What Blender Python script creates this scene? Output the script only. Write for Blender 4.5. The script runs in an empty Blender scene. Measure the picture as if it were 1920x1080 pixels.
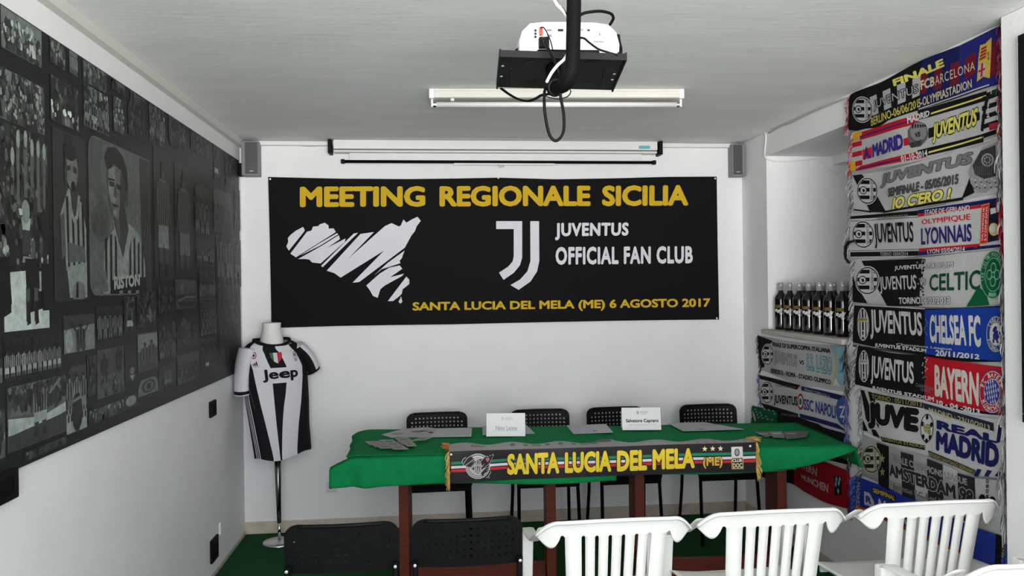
import bpy, bmesh, math, random
from mathutils import Vector, Matrix
from mathutils.geometry import tessellate_polygon
S = bpy.context.scene
C = S.collection
PI = math.pi
rnd = random.Random(7)

# ------------------------------------------------------------------ room measures (metres)
XL, XR, YB, YF, H = -1.233, 2.172, 5.270, -1.70, 2.573      # left, right, back, rear, ceiling
EYE = Vector((0.0, 0.0, 1.60))
FPX, YAW, PITCH, ROLL = 1465.2, 0.1032, -0.00236, 0.01339

# ------------------------------------------------------------------ camera
def cam_axes():
    cy, sy, cp, sp, cr, sr = (math.cos(YAW), math.sin(YAW), math.cos(PITCH), math.sin(PITCH), math.cos(ROLL), math.sin(ROLL))
    Y = Matrix(((cy, sy, 0), (-sy, cy, 0), (0, 0, 1)))
    P = Matrix(((1, 0, 0), (0, cp, -sp), (0, sp, cp)))
    R = Matrix(((cr, 0, sr), (0, 1, 0), (-sr, 0, cr)))
    return Y @ P @ R
CM = cam_axes()
cd = bpy.data.cameras.new('camera')
cd.sensor_width = 36.0
cd.lens = 36.0 * FPX / 1920.0
cd.clip_start = 0.02
cam = bpy.data.objects.new('camera', cd)
C.objects.link(cam)
rx, fw, up = CM.col[0], CM.col[1], CM.col[2]
m4 = Matrix.Identity(4)
for i in range(3):
    m4[i][0], m4[i][1], m4[i][2], m4[i][3] = rx[i], up[i], -fw[i], EYE[i]
cam.matrix_world = m4
S.camera = cam

# ------------------------------------------------------------------ daylight and exposure
S.view_settings.view_transform = 'Standard'
S.view_settings.look = 'None'
S.view_settings.gamma = 1.0
S.view_settings.use_curve_mapping = False
S.view_settings.exposure = 0.0
W = bpy.data.worlds.new('overcast_daylight')
S.world = W
W.use_nodes = True
bg = W.node_tree.nodes['Background']
_nt = W.node_tree                                            # sky above, with an added brighter lower half that lifts the ceiling
_tc0 = _nt.nodes.new('ShaderNodeTexCoord'); _sx = _nt.nodes.new('ShaderNodeSeparateXYZ'); _rp = _nt.nodes.new('ShaderNodeValToRGB')
_nt.links.new(_tc0.outputs['Generated'], _sx.inputs[0])
_mr = _nt.nodes.new('ShaderNodeMapRange'); _mr.inputs['From Min'].default_value = -1; _mr.inputs['From Max'].default_value = 1
_nt.links.new(_sx.outputs['Z'], _mr.inputs['Value']); _nt.links.new(_mr.outputs['Result'], _rp.inputs[0])
_rp.color_ramp.elements[0].position = .46; _rp.color_ramp.elements[0].color = (1.0, .975, .955, 1)
_rp.color_ramp.elements[1].position = .54; _rp.color_ramp.elements[1].color = (.33, .335, .36, 1)
_nt.links.new(_rp.outputs['Color'], bg.inputs[0])
bg.inputs[1].default_value = 28.5
DOOR_X0, DOOR_X1, DOOR_Z0, DOOR_Z1 = -0.90, 1.60, 0.75, 2.45   # the glazed shop front behind the viewer
ld = bpy.data.lights.new('entrance_portal', 'AREA')
ld.shape = 'RECTANGLE'
ld.size, ld.size_y = DOOR_X1 - DOOR_X0, DOOR_Z1 - DOOR_Z0
ld.cycles.is_portal = True
lo = bpy.data.objects.new('entrance_portal', ld)
lo.location = ((DOOR_X0 + DOOR_X1) / 2, YF - 0.05, (DOOR_Z0 + DOOR_Z1) / 2)
lo.rotation_euler = (PI / 2, 0, 0)
C.objects.link(lo)
S.cycles.use_denoising = True
S.cycles.max_bounces = 10
S.cycles.diffuse_bounces = 6
S.cycles.sample_clamp_indirect = 8.0

# ------------------------------------------------------------------ helpers
def hit(u, v, p0, n):
    """point of the plane (p0, n) seen at photograph pixel u, v"""
    d = CM @ Vector(((u - 960) / FPX, 1, (540 - v) / FPX))
    n = Vector(n)
    t = (Vector(p0) - EYE).dot(n) / d.dot(n)
    return EYE + d * t
def at_x(u, v, x): return hit(u, v, (x, 0, 0), (1, 0, 0))
def at_y(u, v, y): return hit(u, v, (0, y, 0), (0, 1, 0))
def at_z(u, v, z): return hit(u, v, (0, 0, z), (0, 0, 1))

def lin(c):
    return tuple((x / 12.92 if x <= 0.04045 else ((x + 0.055) / 1.055) ** 2.4) for x in c)
def rgb(r, g, b): return lin((r / 255, g / 255, b / 255))
def grey(v): return rgb(v, v, v)

def mat(name, col=(.5, .5, .5), rough=.6, metal=0, noise=0, nscale=8, bump=0, bscale=60, attr=False, spec=.5, trans=0, stretch=None, coat=0):
    m = bpy.data.materials.new(name)
    m.use_nodes = True
    nt = m.node_tree
    b = nt.nodes['Principled BSDF']
    b.inputs['Base Color'].default_value = (*col, 1)
    b.inputs['Roughness'].default_value = rough
    b.inputs['Metallic'].default_value = metal
    b.inputs['Specular IOR Level'].default_value = spec
    b.inputs['Transmission Weight'].default_value = trans
    b.inputs['Coat Weight'].default_value = coat
    tc = nt.nodes.new('ShaderNodeTexCoord')
    vec = tc.outputs['Object']
    if stretch:
        mp = nt.nodes.new('ShaderNodeMapping')
        mp.inputs['Scale'].default_value = stretch
        nt.links.new(vec, mp.inputs['Vector'])
        vec = mp.outputs['Vector']
    src = None
    if attr:
        a = nt.nodes.new('ShaderNodeAttribute')
        a.attribute_name = 'Col'
        src = a.outputs['Color']
        nt.links.new(src, b.inputs['Base Color'])
    if noise:
        n = nt.nodes.new('ShaderNodeTexNoise')
        n.inputs['Scale'].default_value = nscale
        n.inputs['Detail'].default_value = 5
        nt.links.new(vec, n.inputs['Vector'])
        mr = nt.nodes.new('ShaderNodeMapRange')
        mr.inputs['From Min'].default_value = .3
        mr.inputs['From Max'].default_value = .7
        mr.inputs['To Min'].default_value = 1 - noise
        mr.inputs['To Max'].default_value = 1 + noise
        nt.links.new(n.outputs['Fac'], mr.inputs['Value'])
        mx = nt.nodes.new('ShaderNodeVectorMath')
        mx.operation = 'MULTIPLY'
        if src: nt.links.new(src, mx.inputs[0])
        else: mx.inputs[0].default_value = col
        nt.links.new(mr.outputs['Result'], mx.inputs[1])
        nt.links.new(mx.outputs['Vector'], b.inputs['Base Color'])
    if bump:
        n2 = nt.nodes.new('ShaderNodeTexNoise')
        n2.inputs['Scale'].default_value = bscale
        n2.inputs['Detail'].default_value = 4
        nt.links.new(vec, n2.inputs['Vector'])
        bp = nt.nodes.new('ShaderNodeBump')
        bp.inputs['Strength'].default_value = bump
        bp.inputs['Distance'].default_value = .01
        nt.links.new(n2.outputs['Fac'], bp.inputs['Height'])
        nt.links.new(bp.outputs['Normal'], b.inputs['Normal'])
    return m

M = {}
M['plaster'] = mat('white_plaster', (.78, .785, .79), .85, noise=.025, nscale=3, bump=.12, bscale=45)
M['ceiling'] = mat('ceiling_paint', (.81, .815, .81), .9, noise=.05, nscale=2.5, bump=.13, bscale=14, stretch=(.6, 2.5, 1))
M['carpet'] = mat('green_carpet', (.012, .075, .022), .95, noise=.35, nscale=90, bump=.8, bscale=220, spec=.1)
M['tile'] = mat('beige_skirting_tile', (.50, .44, .36), .5, noise=.12, nscale=20)
M['cove'] = mat('cove_strip', (.60, .59, .555), .85)
M['chromedark'] = mat('dark_chrome', (.16, .165, .17), .22, metal=1)
M['sill'] = mat('grey_stone', (.42, .39, .36), .6, noise=.12, nscale=40)
M['print'] = mat('printed_colour', attr=True, rough=.75, noise=.04, nscale=30, spec=.2)
M['banner'] = mat('banner_vinyl', attr=True, rough=.7, noise=.03, nscale=6, bump=.03, bscale=12, spec=.12)
M['satin'] = mat('satin_print', attr=True, rough=.38, noise=.03, nscale=20, spec=.28)
M['mural'] = mat('mural_print', attr=True, rough=.42, noise=.22, nscale=38, spec=.22)
M['knit'] = mat('knitted_wool', attr=True, rough=.95, noise=.16, nscale=260, bump=.5, bscale=420, spec=.1)
M['jersey'] = mat('jersey_fabric', attr=True, rough=.8, noise=.02, nscale=60, bump=.05, bscale=90, spec=.2)
M['card'] = mat('white_card', attr=True, rough=.7, spec=.2)
M['felt'] = mat('green_felt', (.004, .19, .055), .9, noise=.10, nscale=25, bump=.15, bscale=120, spec=.12)
M['wood'] = mat('red_brown_wood', (.11, .020, .011), .5, spec=.25, noise=.3, nscale=12, stretch=(1, 1, 12))
M['blackplastic'] = mat('black_plastic', (.0055, .0055, .006), .5, spec=.10, bump=.05, bscale=300)
M['blackmetal'] = mat('black_metal', (.005, .005, .0055), .6, spec=.05)
M['traymetal'] = mat('black_tray_metal', (.011, .0115, .012), .55, spec=.15, noise=.2, nscale=14)
M['darkgrey'] = mat('dark_grey_plastic', (.055, .058, .06), .5)
M['midgrey'] = mat('mid_grey_plastic', (.19, .205, .21), .5)
M['whiteplastic'] = mat('white_chair_plastic', (.88, .88, .85), .38, noise=.03, nscale=8)
M['whitepaint'] = mat('white_enamel', (.72, .72, .715), .45)
M['projwhite'] = mat('white_projector_plastic', (.70, .70, .71), .5)
M['tube'] = mat('fluorescent_glass', (.74, .74, .72), .25)
M['fixture'] = mat('cream_enamel', (.62, .60, .55), .5)
M['chrome'] = mat('chrome', (.62, .62, .63), .12, metal=1)
M['basesteel'] = mat('brushed_steel', (.62, .62, .64), .32, metal=1)
M['mannequin'] = mat('white_mannequin', (.72, .70, .68), .6)
M['bottle'] = mat('dark_wine_glass', (.003, .0025, .003), .04, spec=.7)
M['capsule'] = mat('silver_capsule', (.46, .46, .48), .3, metal=.45)
M['silver'] = mat('silver_screw', (.85, .85, .86), .25, metal=.6)
M['red'] = mat('red_plug', (.55, .045, .03), .5)
M['whitecable'] = mat('white_cable', (.80, .80, .79), .5)
M['greycable'] = mat('grey_cable', (.42, .41, .40), .6)
M['cyan'] = mat('teal_sticker', (.10, .42, .50), .5)
M['pin'] = mat('white_pin', (.85, .85, .85), .4)
M['hole'] = mat('dark_socket', (.006, .006, .006), .7)

def tag(o, label=None, cat=None, group=None, kind=None):
    if label: o['label'] = label
    if cat: o['category'] = cat
    if group: o['group'] = group
    if kind: o['kind'] = kind
    return o
def empty(name, loc=(0, 0, 0), rz=0):
    o = bpy.data.objects.new(name, None)
    o.location = loc
    o.rotation_euler = (0, 0, rz)
    o.empty_display_size = .1
    C.objects.link(o)
    return o

class MB:
    """collects geometry and links it as one mesh object"""
    def __init__(s): s.v, s.f, s.m, s.c = [], [], [], []
    def add(s, vs, fs, mi=0, col=(.8, .8, .8)):
        b = len(s.v)
        s.v += [tuple(p) for p in vs]
        for f in fs:
            s.f.append(tuple(i + b for i in f)); s.m.append(mi); s.c.append(col)
    def box(s, x0, x1, y0, y1, z0, z1, mi=0, col=(.8, .8, .8)):
        vs = [(x, y, z) for z in (z0, z1) for y in (y0, y1) for x in (x0, x1)]
        s.add(vs, [(0, 2, 3, 1), (4, 5, 7, 6), (0, 1, 5, 4), (2, 6, 7, 3), (0, 4, 6, 2), (1, 3, 7, 5)], mi, col)
    def hexa(s, lo4, hi4, mi=0, col=(.8, .8, .8)):
        s.add(list(lo4) + list(hi4), [(3, 2, 1, 0), (4, 5, 6, 7), (0, 1, 5, 4), (1, 2, 6, 5), (2, 3, 7, 6), (3, 0, 4, 7)], mi, col)
    def grid(s, fn, nu, nv, mi=0, col=(.8, .8, .8), close_u=False):
        b = len(s.v)
        w = nu if close_u else nu + 1
        for j in range(nv + 1):
            for i in range(w): s.v.append(tuple(fn(i / nu, j / nv)))
        for j in range(nv):
            for i in range(nu):
                i2 = (i + 1) % w
                s.f.append((b + j * w + i, b + j * w + i2, b + (j + 1) * w + i2, b + (j + 1) * w + i))
                s.m.append(mi)
                s.c.append(col((i + .5) / nu, (j + .5) / nv) if callable(col) else col)
    def tube(s, pts, r, n=10, mi=0, col=(.8, .8, .8), flat=None, cap=True):
        pts = [Vector(p) for p in pts]
        rs = r if isinstance(r, (list, tuple)) else [r] * len(pts)
        b = len(s.v)
        d0 = (pts[1] - pts[0]).normalized()
        a = Vector((0, 0, 1)) if abs(d0.z) < .9 else Vector((1, 0, 0))
        nrm = (a - d0 * a.dot(d0)).normalized()
        for k, p in enumerate(pts):
            d = ((pts[min(k + 1, len(pts) - 1)] - pts[max(k - 1, 0)])).normalized()
            nrm = (nrm - d * nrm.dot(d)).normalized()
            bn = d.cross(nrm)
            for i in range(n):
                t = 2 * PI * i / n
                fx = flat if flat else 1.0
                s.v.append(tuple(p + nrm * (math.cos(t) * rs[k] * fx) + bn * (math.sin(t) * rs[k])))
        for k in range(len(pts) - 1):
            for i in range(n):
                j = (i + 1) % n
                s.f.append((b + k * n + i, b + k * n + j, b + (k + 1) * n + j, b + (k + 1) * n + i)); s.m.append(mi); s.c.append(col)
        if cap:
            s.f.append(tuple(b + i for i in range(n))[::-1]); s.m.append(mi); s.c.append(col)
            e = b + (len(pts) - 1) * n
            s.f.append(tuple(e + i for i in range(n))); s.m.append(mi); s.c.append(col)
    def lathe(s, prof, n=20, mi=0, col=(.8, .8, .8), o=(0, 0, 0)):
        b = len(s.v)
        for r, z in prof:
            for i in range(n):
                t = 2 * PI * i / n
                s.v.append((o[0] + r * math.cos(t), o[1] + r * math.sin(t), o[2] + z))
        for k in range(len(prof) - 1):
            for i in range(n):
                j = (i + 1) % n
                s.f.append((b + k * n + i, b + k * n + j, b + (k + 1) * n + j, b + (k + 1) * n + i)); s.m.append(mi); s.c.append(col)
        s.f.append(tuple(b + i for i in range(n))[::-1]); s.m.append(mi); s.c.append(col)
        e = b + (len(prof) - 1) * n
        s.f.append(tuple(e + i for i in range(n))); s.m.append(mi); s.c.append(col)
    def build(s, name, mats, parent=None, smooth=False, bevel=0, solid=0, loc=None, segs=2, sub=0, merge=False, offset=0, colors=None):
        me = bpy.data.meshes.new(name)
        me.from_pydata(s.v, [], s.f)
        mats = mats if isinstance(mats, (list, tuple)) else [mats]
        for k in mats: me.materials.append(M[k])
        me.polygons.foreach_set('material_index', s.m)
        if colors is None: colors = any(k in ('print', 'banner', 'satin', 'mural', 'knit', 'jersey', 'card') for k in mats)
        if colors:
            at = me.color_attributes.new('Col', 'FLOAT_COLOR', 'CORNER')
            buf = []
            for p, c in zip(me.polygons, s.c):
                buf += [c[0], c[1], c[2], 1.0] * p.loop_total
            at.data.foreach_set('color', buf)
        if merge:
            bm = bmesh.new(); bm.from_mesh(me)
            bmesh.ops.remove_doubles(bm, verts=bm.verts, dist=1e-5)
            bmesh.ops.recalc_face_normals(bm, faces=bm.faces)
            bm.to_mesh(me); bm.free()
        if smooth: me.polygons.foreach_set('use_smooth', [True] * len(me.polygons))
        me.update()
        o = bpy.data.objects.new(name, me)
        C.objects.link(o)
        if parent: o.parent = parent
        if loc is not None: o.location = loc
        if solid:
            md = o.modifiers.new('thickness', 'SOLIDIFY'); md.thickness = solid; md.offset = offset
        if sub:
            md = o.modifiers.new('smooth', 'SUBSURF'); md.levels = sub; md.render_levels = sub
        if bevel:
            md = o.modifiers.new('bevel', 'BEVEL'); md.width = bevel; md.segments = segs; md.limit_method = 'ANGLE'; md.angle_limit = math.radians(40)
            try:
                me.polygons.foreach_set('use_smooth', [True] * len(me.polygons))
                w = o.modifiers.new('shade', 'WEIGHTED_NORMAL'); w.keep_sharp = True
            except Exception: pass
        return o
def copy_tree(o, parent=None):
    c = o.copy(); C.objects.link(c); c.parent = parent
    for ch in o.children: copy_tree(ch, c)
    return c

# ------------------------------------------------------------------ flat lettering and marks
_tc = bpy.data.curves.new('lettering', 'FONT')
_to = bpy.data.objects.new('lettering', _tc)
_cache = {}
def glyphs(body, bold=0.0, shear=0.0, space=1.0):
    k = (body, bold, shear, space)
    if k not in _cache:
        _tc.body, _tc.offset, _tc.shear, _tc.space_character, _tc.resolution_u = body, bold, shear, space, 3
        me = bpy.data.meshes.new_from_object(_to)
        vs = [(v.co.x, v.co.y) for v in me.vertices]
        fs = [tuple(p.vertices) for p in me.polygons]
        bpy.data.meshes.remove(me)
        _cache[k] = (vs, fs)
    return _cache[k]
def bbox(vs):
    xs = [v[0] for v in vs]; ys = [v[1] for v in vs]
    return min(xs), min(ys), max(xs), max(ys)

class Surf:
    """marks printed on a surface; pl turns drawing coordinates into surface coordinates, m3 lifts those by h off the surface"""
    def __init__(s, pl, m3, h0=.0008, dh=.0004, fine=None):
        s.pl, s.m3, s.h0, s.dh, s.mb, s.fine, s.k = pl, m3, h0, dh, MB(), fine, 0
    def _h(s, L):
        s.k = (s.k + 1) % 61                              # no two marks of a layer share one plane
        return s.h0 + s.dh * L + s.k * s.dh / 70
    def tris(s, P, fs, h, col):
        """flat triangles in surface coordinates, split until they follow the curved surface"""
        if not s.fine:
            s.mb.add([s.m3(p[0], p[1], h) for p in P], fs, 0, col); return
        st = []
        for f in fs:
            for i in range(1, len(f) - 1): st.append((P[f[0]], P[f[i]], P[f[i + 1]]))
        vs, out, idx = [], [], {}
        def vid(p):
            k = (round(p[0], 6), round(p[1], 6))
            if k not in idx: idx[k] = len(vs); vs.append(s.m3(p[0], p[1], h))
            return idx[k]
        while st:
            a, b, c = st.pop()
            L = [((a[0] - b[0]) / s.fine[0]) ** 2 + ((a[1] - b[1]) / s.fine[1]) ** 2, ((b[0] - c[0]) / s.fine[0]) ** 2 + ((b[1] - c[1]) / s.fine[1]) ** 2, ((c[0] - a[0]) / s.fine[0]) ** 2 + ((c[1] - a[1]) / s.fine[1]) ** 2]
            m = max(L)
            if m <= 1.0001:
                t = (vid(a), vid(b), vid(c))
                if len(set(t)) == 3: out.append(t)
                continue
            k = L.index(m)
            if k == 1: a, b, c = b, c, a
            elif k == 2: a, b, c = c, a, b
            d = ((a[0] + b[0]) / 2, (a[1] + b[1]) / 2)
            st += [(a, d, c), (d, b, c)]
        s.mb.add(vs, out, 0, col)
    def q(s, TL, TR, BR, BL, col, L=1, nx=6, ny=2):
        a, b, c, d = (Vector(s.pl(*p)) for p in (TL, TR, BR, BL))
        h = s._h(L)
        if s.fine: nx, ny = max(nx, 10), max(ny, 3)
        def fn(u, v):
            p = (d * (1 - u) + c * u) * (1 - v) + (a * (1 - u) + b * u) * v
            return s.m3(p[0], p[1], h)
        s.mb.grid(fn, nx, ny, 0, col)
    def rect(s, x0, y0, x1, y1, col, L=1, nx=4, ny=2): s.q((x0, y0), (x1, y0), (x1, y1), (x0, y1), col, L, nx, ny)
    def poly(s, pts, col, L=1):
        P = [Vector((*s.pl(*p), 0)) for p in pts]
        tr = tessellate_polygon([P])
        s.tris([(p[0], p[1]) for p in P], tr, s._h(L), col)
    def ell(s, cx, cy, rx, ry, col, L=1, n=18, rot=0, a0=0, a1=2 * PI):
        pts = []
        full = abs(a1 - a0 - 2 * PI) < 1e-6
        for i in range(n if full else n + 1):
            t = a0 + (a1 - a0) * i / n
            x, y = rx * math.cos(t), ry * math.sin(t)
            pts.append((cx + x * math.cos(rot) - y * math.sin(rot), cy + x * math.sin(rot) + y * math.cos(rot)))
        P = [Vector(s.pl(*p)) for p in pts]
        ce = Vector(s.pl(cx, cy))
        vs = [ce] + [(ce + p) / 2 for p in P] + [p for p in P]
        m = len(P)
        fs = []
        for i in range(m if full else m - 1):
            j = (i + 1) % m
            fs += [(0, 1 + i, 1 + j), (1 + i, 1 + m + i, 1 + m + j, 1 + j)]
        s.tris([(p[0], p[1]) for p in vs], fs, s._h(L), col)
    def txt(s, TL, TR, BR, BL, body, col, L=3, bold=.02, out=None, ob=.05, shear=0, space=1.0):
        vs, fs = glyphs(body, 0.0, shear, space)
        x0, y0, x1, y1 = bbox(vs)
        x0 -= bold; y0 -= bold; x1 += bold; y1 += bold
        a, b, c, d = (Vector(s.pl(*p)) for p in (TL, TR, BR, BL))
        def put(vs, fs, col, L, sh=0, an=0):
            o = []
            dx, dy = sh * math.cos(an), sh * math.sin(an)
            for x, y in vs:
                x += dx; y += dy
                u, v = (x - x0) / (x1 - x0), (y - y0) / (y1 - y0)
                p = (d * (1 - u) + c * u) * (1 - v) + (a * (1 - u) + b * u) * v
                o.append((p[0], p[1]))
            s.tris(o, fs, s._h(L), col)
        # heavier strokes: the letters again, shifted a little all round
        if out is not None:
            for k in range(8): put(vs, fs, out, L - 1 + k * .01, bold + ob, k * PI / 4)
        put(vs, fs, col, L)
        if bold > .005:
            for k in range(8 if bold > .025 else 4): put(vs, fs, col, L + .02 + k * .01, bold, k * PI / 4 if bold > .025 else k * PI / 2)
    def box_txt(s, x0, y0, x1, y1, body, col, **k): s.txt((x0, y0), (x1, y0), (x1, y1), (x0, y1), body, col, **k)
    def arc(s, cx, cy, rx, ry, a0, a1, size, body, col, L=4, bold=.02, inward=False):
        """letters along an ellipse from angle a0 to a1 (degrees, 0 = right, 90 = up)"""
        n = len(body)
        for i, ch in enumerate(body):
            if ch == ' ': continue
            t = math.radians(a0 + (a1 - a0) * (i + .5) / n)
            px, py = cx + rx * math.cos(t), cy - ry * math.sin(t)
            k = -1 if inward else 1
            ux, uy = k * math.cos(t), -k * math.sin(t)          # 'up' of the letter in drawing coordinates (y down)
            sx, sy = -uy, ux                                     # 'right' of the letter
            w, h = size[0] / 2, size[1] / 2
            f = lambda a, b: (px + sx * a * w + ux * b * h, py + sy * a * w + uy * b * h)
            s.txt(f(-1, 1), f(1, 1), f(1, -1), f(-1, -1), ch, col, L=L, bold=bold)
    # the club's older oval badge, lying on its side (name reads downwards)
    def badge_side(s, cx, cy, rx, ry, L=2, ink=None, paper=None):
        ink = ink or grey(16); paper = paper or grey(190)
        s.ell(cx, cy, rx * 1.08, ry * 1.08, paper, L)
        s.ell(cx, cy, rx, ry, ink, L + 1)
        s.ell(cx, cy, rx * .92, ry * .92, paper, L + 2)
        for y0, y1 in ((-.80, -.52), (-.22, .06), (.36, .64)):
            pts = []
            for y in (y0, y1):
                x = .88 * math.sqrt(max(0, 1 - (y / .92) ** 2))
                pts.append((x, y))
            (xa, ya), (xb, yb) = pts
            s.poly([(cx - xa * rx, cy + ya * ry), (cx + xa * rx, cy + ya * ry), (cx + xb * rx, cy + yb * ry), (cx - xb * rx, cy + yb * ry)], ink, L + 3)
        s.q((cx + .22 * rx, cy - .82 * ry), (cx + .58 * rx, cy - .68 * ry), (cx + .58 * rx, cy + .68 * ry), (cx + .22 * rx, cy + .82 * ry), paper, L + 4)
        s.txt((cx + .56 * rx, cy - .66 * ry), (cx + .56 * rx, cy + .66 * ry), (cx + .26 * rx, cy + .74 * ry), (cx + .26 * rx, cy - .74 * ry), 'JUVENTUS', ink, L=L + 5, bold=.01)
        s.ell(cx - .38 * rx, cy - .04 * ry, .36 * rx, .32 * ry, ink, L + 4, 12)
        s.ell(cx - .38 * rx, cy - .04 * ry, .28 * rx, .25 * ry, paper, L + 5, 12)
        s.poly([(cx - .5 * rx, cy - .1 * ry), (cx - .3 * rx, cy - .16 * ry), (cx - .2 * rx, cy + .02 * ry), (cx - .36 * rx, cy + .14 * ry)], ink, L + 6)
    # the same badge upright
    def badge(s, cx, cy, rx, ry, L=2, ink=None, paper=None, band=None):
        ink = ink or grey(16); paper = paper or grey(196); band = band or paper
        s.ell(cx, cy, rx, ry, paper, L)
        s.ell(cx, cy, rx * .90, ry * .93, ink, L + 1)
        for x0, x1 in ((-.80, -.58), (-.40, -.14), (.14, .40), (.58, .80)):
            ya, yb = (.88 * math.sqrt(1 - (x / .9) ** 2) if abs(x) < .9 else 0 for x in (x0, x1))
            s.poly([(cx + x0 * rx, cy - ya * ry), (cx + x1 * rx, cy - yb * ry), (cx + x1 * rx, cy + yb * ry), (cx + x0 * rx, cy + ya * ry)], paper, L + 2)
        s.q((cx - .84 * rx, cy - .40 * ry), (cx + .84 * rx, cy - .40 * ry), (cx + .90 * rx, cy - .14 * ry), (cx - .90 * rx, cy - .14 * ry), band, L + 3)
        s.box_txt(cx - .74 * rx, cy - .36 * ry, cx + .74 * rx, cy - .19 * ry, 'JUVENTUS', ink, L=L + 4, bold=.02)
        s.poly([(cx - .24 * rx, cy + .36 * ry), (cx + .24 * rx, cy + .36 * ry), (cx + .2 * rx, cy + .66 * ry), (cx, cy + .80 * ry), (cx - .2 * rx, cy + .66 * ry)], paper, L + 3)
        s.poly([(cx - .15 * rx, cy + .42 * ry), (cx + .15 * rx, cy + .42 * ry), (cx + .1 * rx, cy + .62 * ry), (cx, cy + .7 * ry), (cx - .1 * rx, cy + .62 * ry)], ink, L + 4)
    def star(s, cx, cy, rx, ry, col, L=3):
        s.poly([(cx + (rx if k % 2 == 0 else rx * .42) * math.sin(k * PI / 5), cy - (ry if k % 2 == 0 else ry * .42) * math.cos(k * PI / 5)) for k in range(10)], col, L)
    # the double-J emblem, in a unit box
    JJ1 = [(.0, 0), (.60, 0), (.60, .53), (.55, .64), (.41, .75), (.17, .855), (.065, .75), (.28, .66), (.38, .585), (.405, .51), (.405, .115), (.0, .115)]
    JJ2 = [(.785, 0), (.99, 0), (.995, .58), (.945, .73), (.79, .88), (.52, 1.0), (.33, .93), (.55, .85), (.72, .73), (.79, .58)]
    def jj(s, x0, y0, x1, y1, col, L=3):
        for P in (s.JJ1, s.JJ2): s.poly([(x0 + a * (x1 - x0), y0 + b * (y1 - y0)) for a, b in P], col, L)
    # the island slashed by strokes, traced in a 920 x 590 box
    ISLE = [[(205, 512), (218, 480), (215, 455), (235, 432), (270, 405), (318, 380), (330, 400), (325, 412), (222, 540)],
            [(232, 560), (345, 412), (375, 405), (385, 378), (420, 375), (432, 362), (465, 352), (490, 370), (492, 392), (525, 390), (540, 415), (270, 585), (255, 575)],
            [(300, 572), (420, 496), (548, 422), (556, 430), (430, 508)],
            [(283, 597), (440, 510), (560, 436), (568, 462), (480, 522), (605, 458), (600, 482), (437, 626), (380, 620), (360, 600), (330, 596)],
            [(440, 642), (660, 425), (690, 420), (450, 652)],
            [(478, 675), (705, 428), (797, 415), (620, 597), (690, 535), (870, 375), (915, 355), (965, 378), (978, 370), (995, 330), (1015, 352), (1055, 328), (1090, 312), (1112, 340), (1085, 375), (1072, 410), (1048, 440), (1005, 520), (697, 752), (652, 756), (865, 540), (572, 722), (530, 692)],
            [(1003, 540), (985, 590), (970, 608), (975, 625), (850, 665), (798, 706), (890, 622)],
            [(745, 775), (835, 695), (900, 655), (970, 640), (988, 662), (905, 720), (1000, 695), (985, 712), (870, 775), (840, 800), (822, 858), (790, 845), (768, 805)],
            [(890, 880), (1015, 715), (1035, 735), (1035, 765), (1010, 785), (990, 800), (985, 830), (965, 850), (925, 880)],
            [(980, 848), (988, 885), (975, 898), (962, 885)]]
    def isle(s, x0, y0, x1, y1, col, L=3, frags=None):
        for k, P in enumerate(s.ISLE):
            if frags and k not in frags: continue
            s.poly([(x0 + (a - 205) / 907 * (x1 - x0), y0 + (b - 312) / 586 * (y1 - y0)) for a, b in P], col, L)

# ================================================================== THE ROOM
def struct(name, mb, m, **k): return tag(mb.build(name, m, **k), kind='structure')
b = MB(); b.box(XL - .2, 2.9, YF - .2, YB + .2, -.12, 0); struct('floor', b, 'carpet')
b = MB(); b.box(XL - .2, 2.9, YF - .2, YB + .2, H, H + .12); struct('ceiling', b, 'ceiling')
b = MB(); b.box(XL - .2, XL, YF - .2, YB + .2, 0, H); struct('wall_left', b, 'plaster')
b = MB(); b.box(XL, 2.9, YB, YB + .2, 0, H); struct('wall_back', b, 'plaster')
b = MB()
b.box(XL, DOOR_X0, YF - .2, YF, 0, H); b.box(DOOR_X1, 2.9, YF - .2, YF, 0, H); b.box(DOOR_X0, DOOR_X1, YF - .2, YF, DOOR_Z1, H); b.box(DOOR_X0, DOOR_X1, YF - .2, YF, 0, DOOR_Z0)
struct('wall_front', b, 'plaster')
NY0, NY1, NZ0, NZ1, NX = 3.10, 4.868, 1.262, 2.42, 2.74     # the deep recess in the right wall
b = MB()
b.box(XR, 2.9, NY1, YB, 0, H); b.box(XR, 2.9, YF, NY0, 0, H)
b.box(XR, 2.9, NY0, NY1, 0, NZ0); b.box(XR, 2.9, NY0, NY1, NZ1, H)
b.box(NX, 2.9, NY0, NY1, NZ0, NZ1); b.box(2.625, NX, NY0, NY1, NZ1 - .055, NZ1)
struct('wall_right', b, 'plaster')
b = MB(); b.box(2.112, XR, YF, 2.695, 0, H - .001); struct('trim_1', b, 'plaster', bevel=.004)     # pilaster beside the scarves
b = MB(); b.box(XL, XL + .035, YF, YB, H - .045, H - .001); struct('trim_2', b, 'cove')
b = MB(); b.box(XL + .09, XR - .04, YB - .035, YB, H - .032, H - .002); struct('trim_3', b, 'whitepaint', bevel=.006)
b = MB(); b.box(XL, XR, YB - .012, YB, 0, .078); struct('baseboard_back', b, 'tile', bevel=.003)
b = MB(); b.box(XR - .012, XR, 2.70, YB - .012, 0, .078); struct('baseboard_right', b, 'tile', bevel=.003)
b = MB(); b.box(XL, XL + .008, YF, YB - .012, 0, .022); struct('baseboard_left', b, 'sill')
SZ = 1.300
b = MB(); b.box(XR, NX, NY0, NY1, SZ - .03, SZ); b.box(2.125, XR, 3.875, NY1 + .012, SZ - .03, SZ); struct('window_sill', b, 'sill', bevel=.004)

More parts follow.
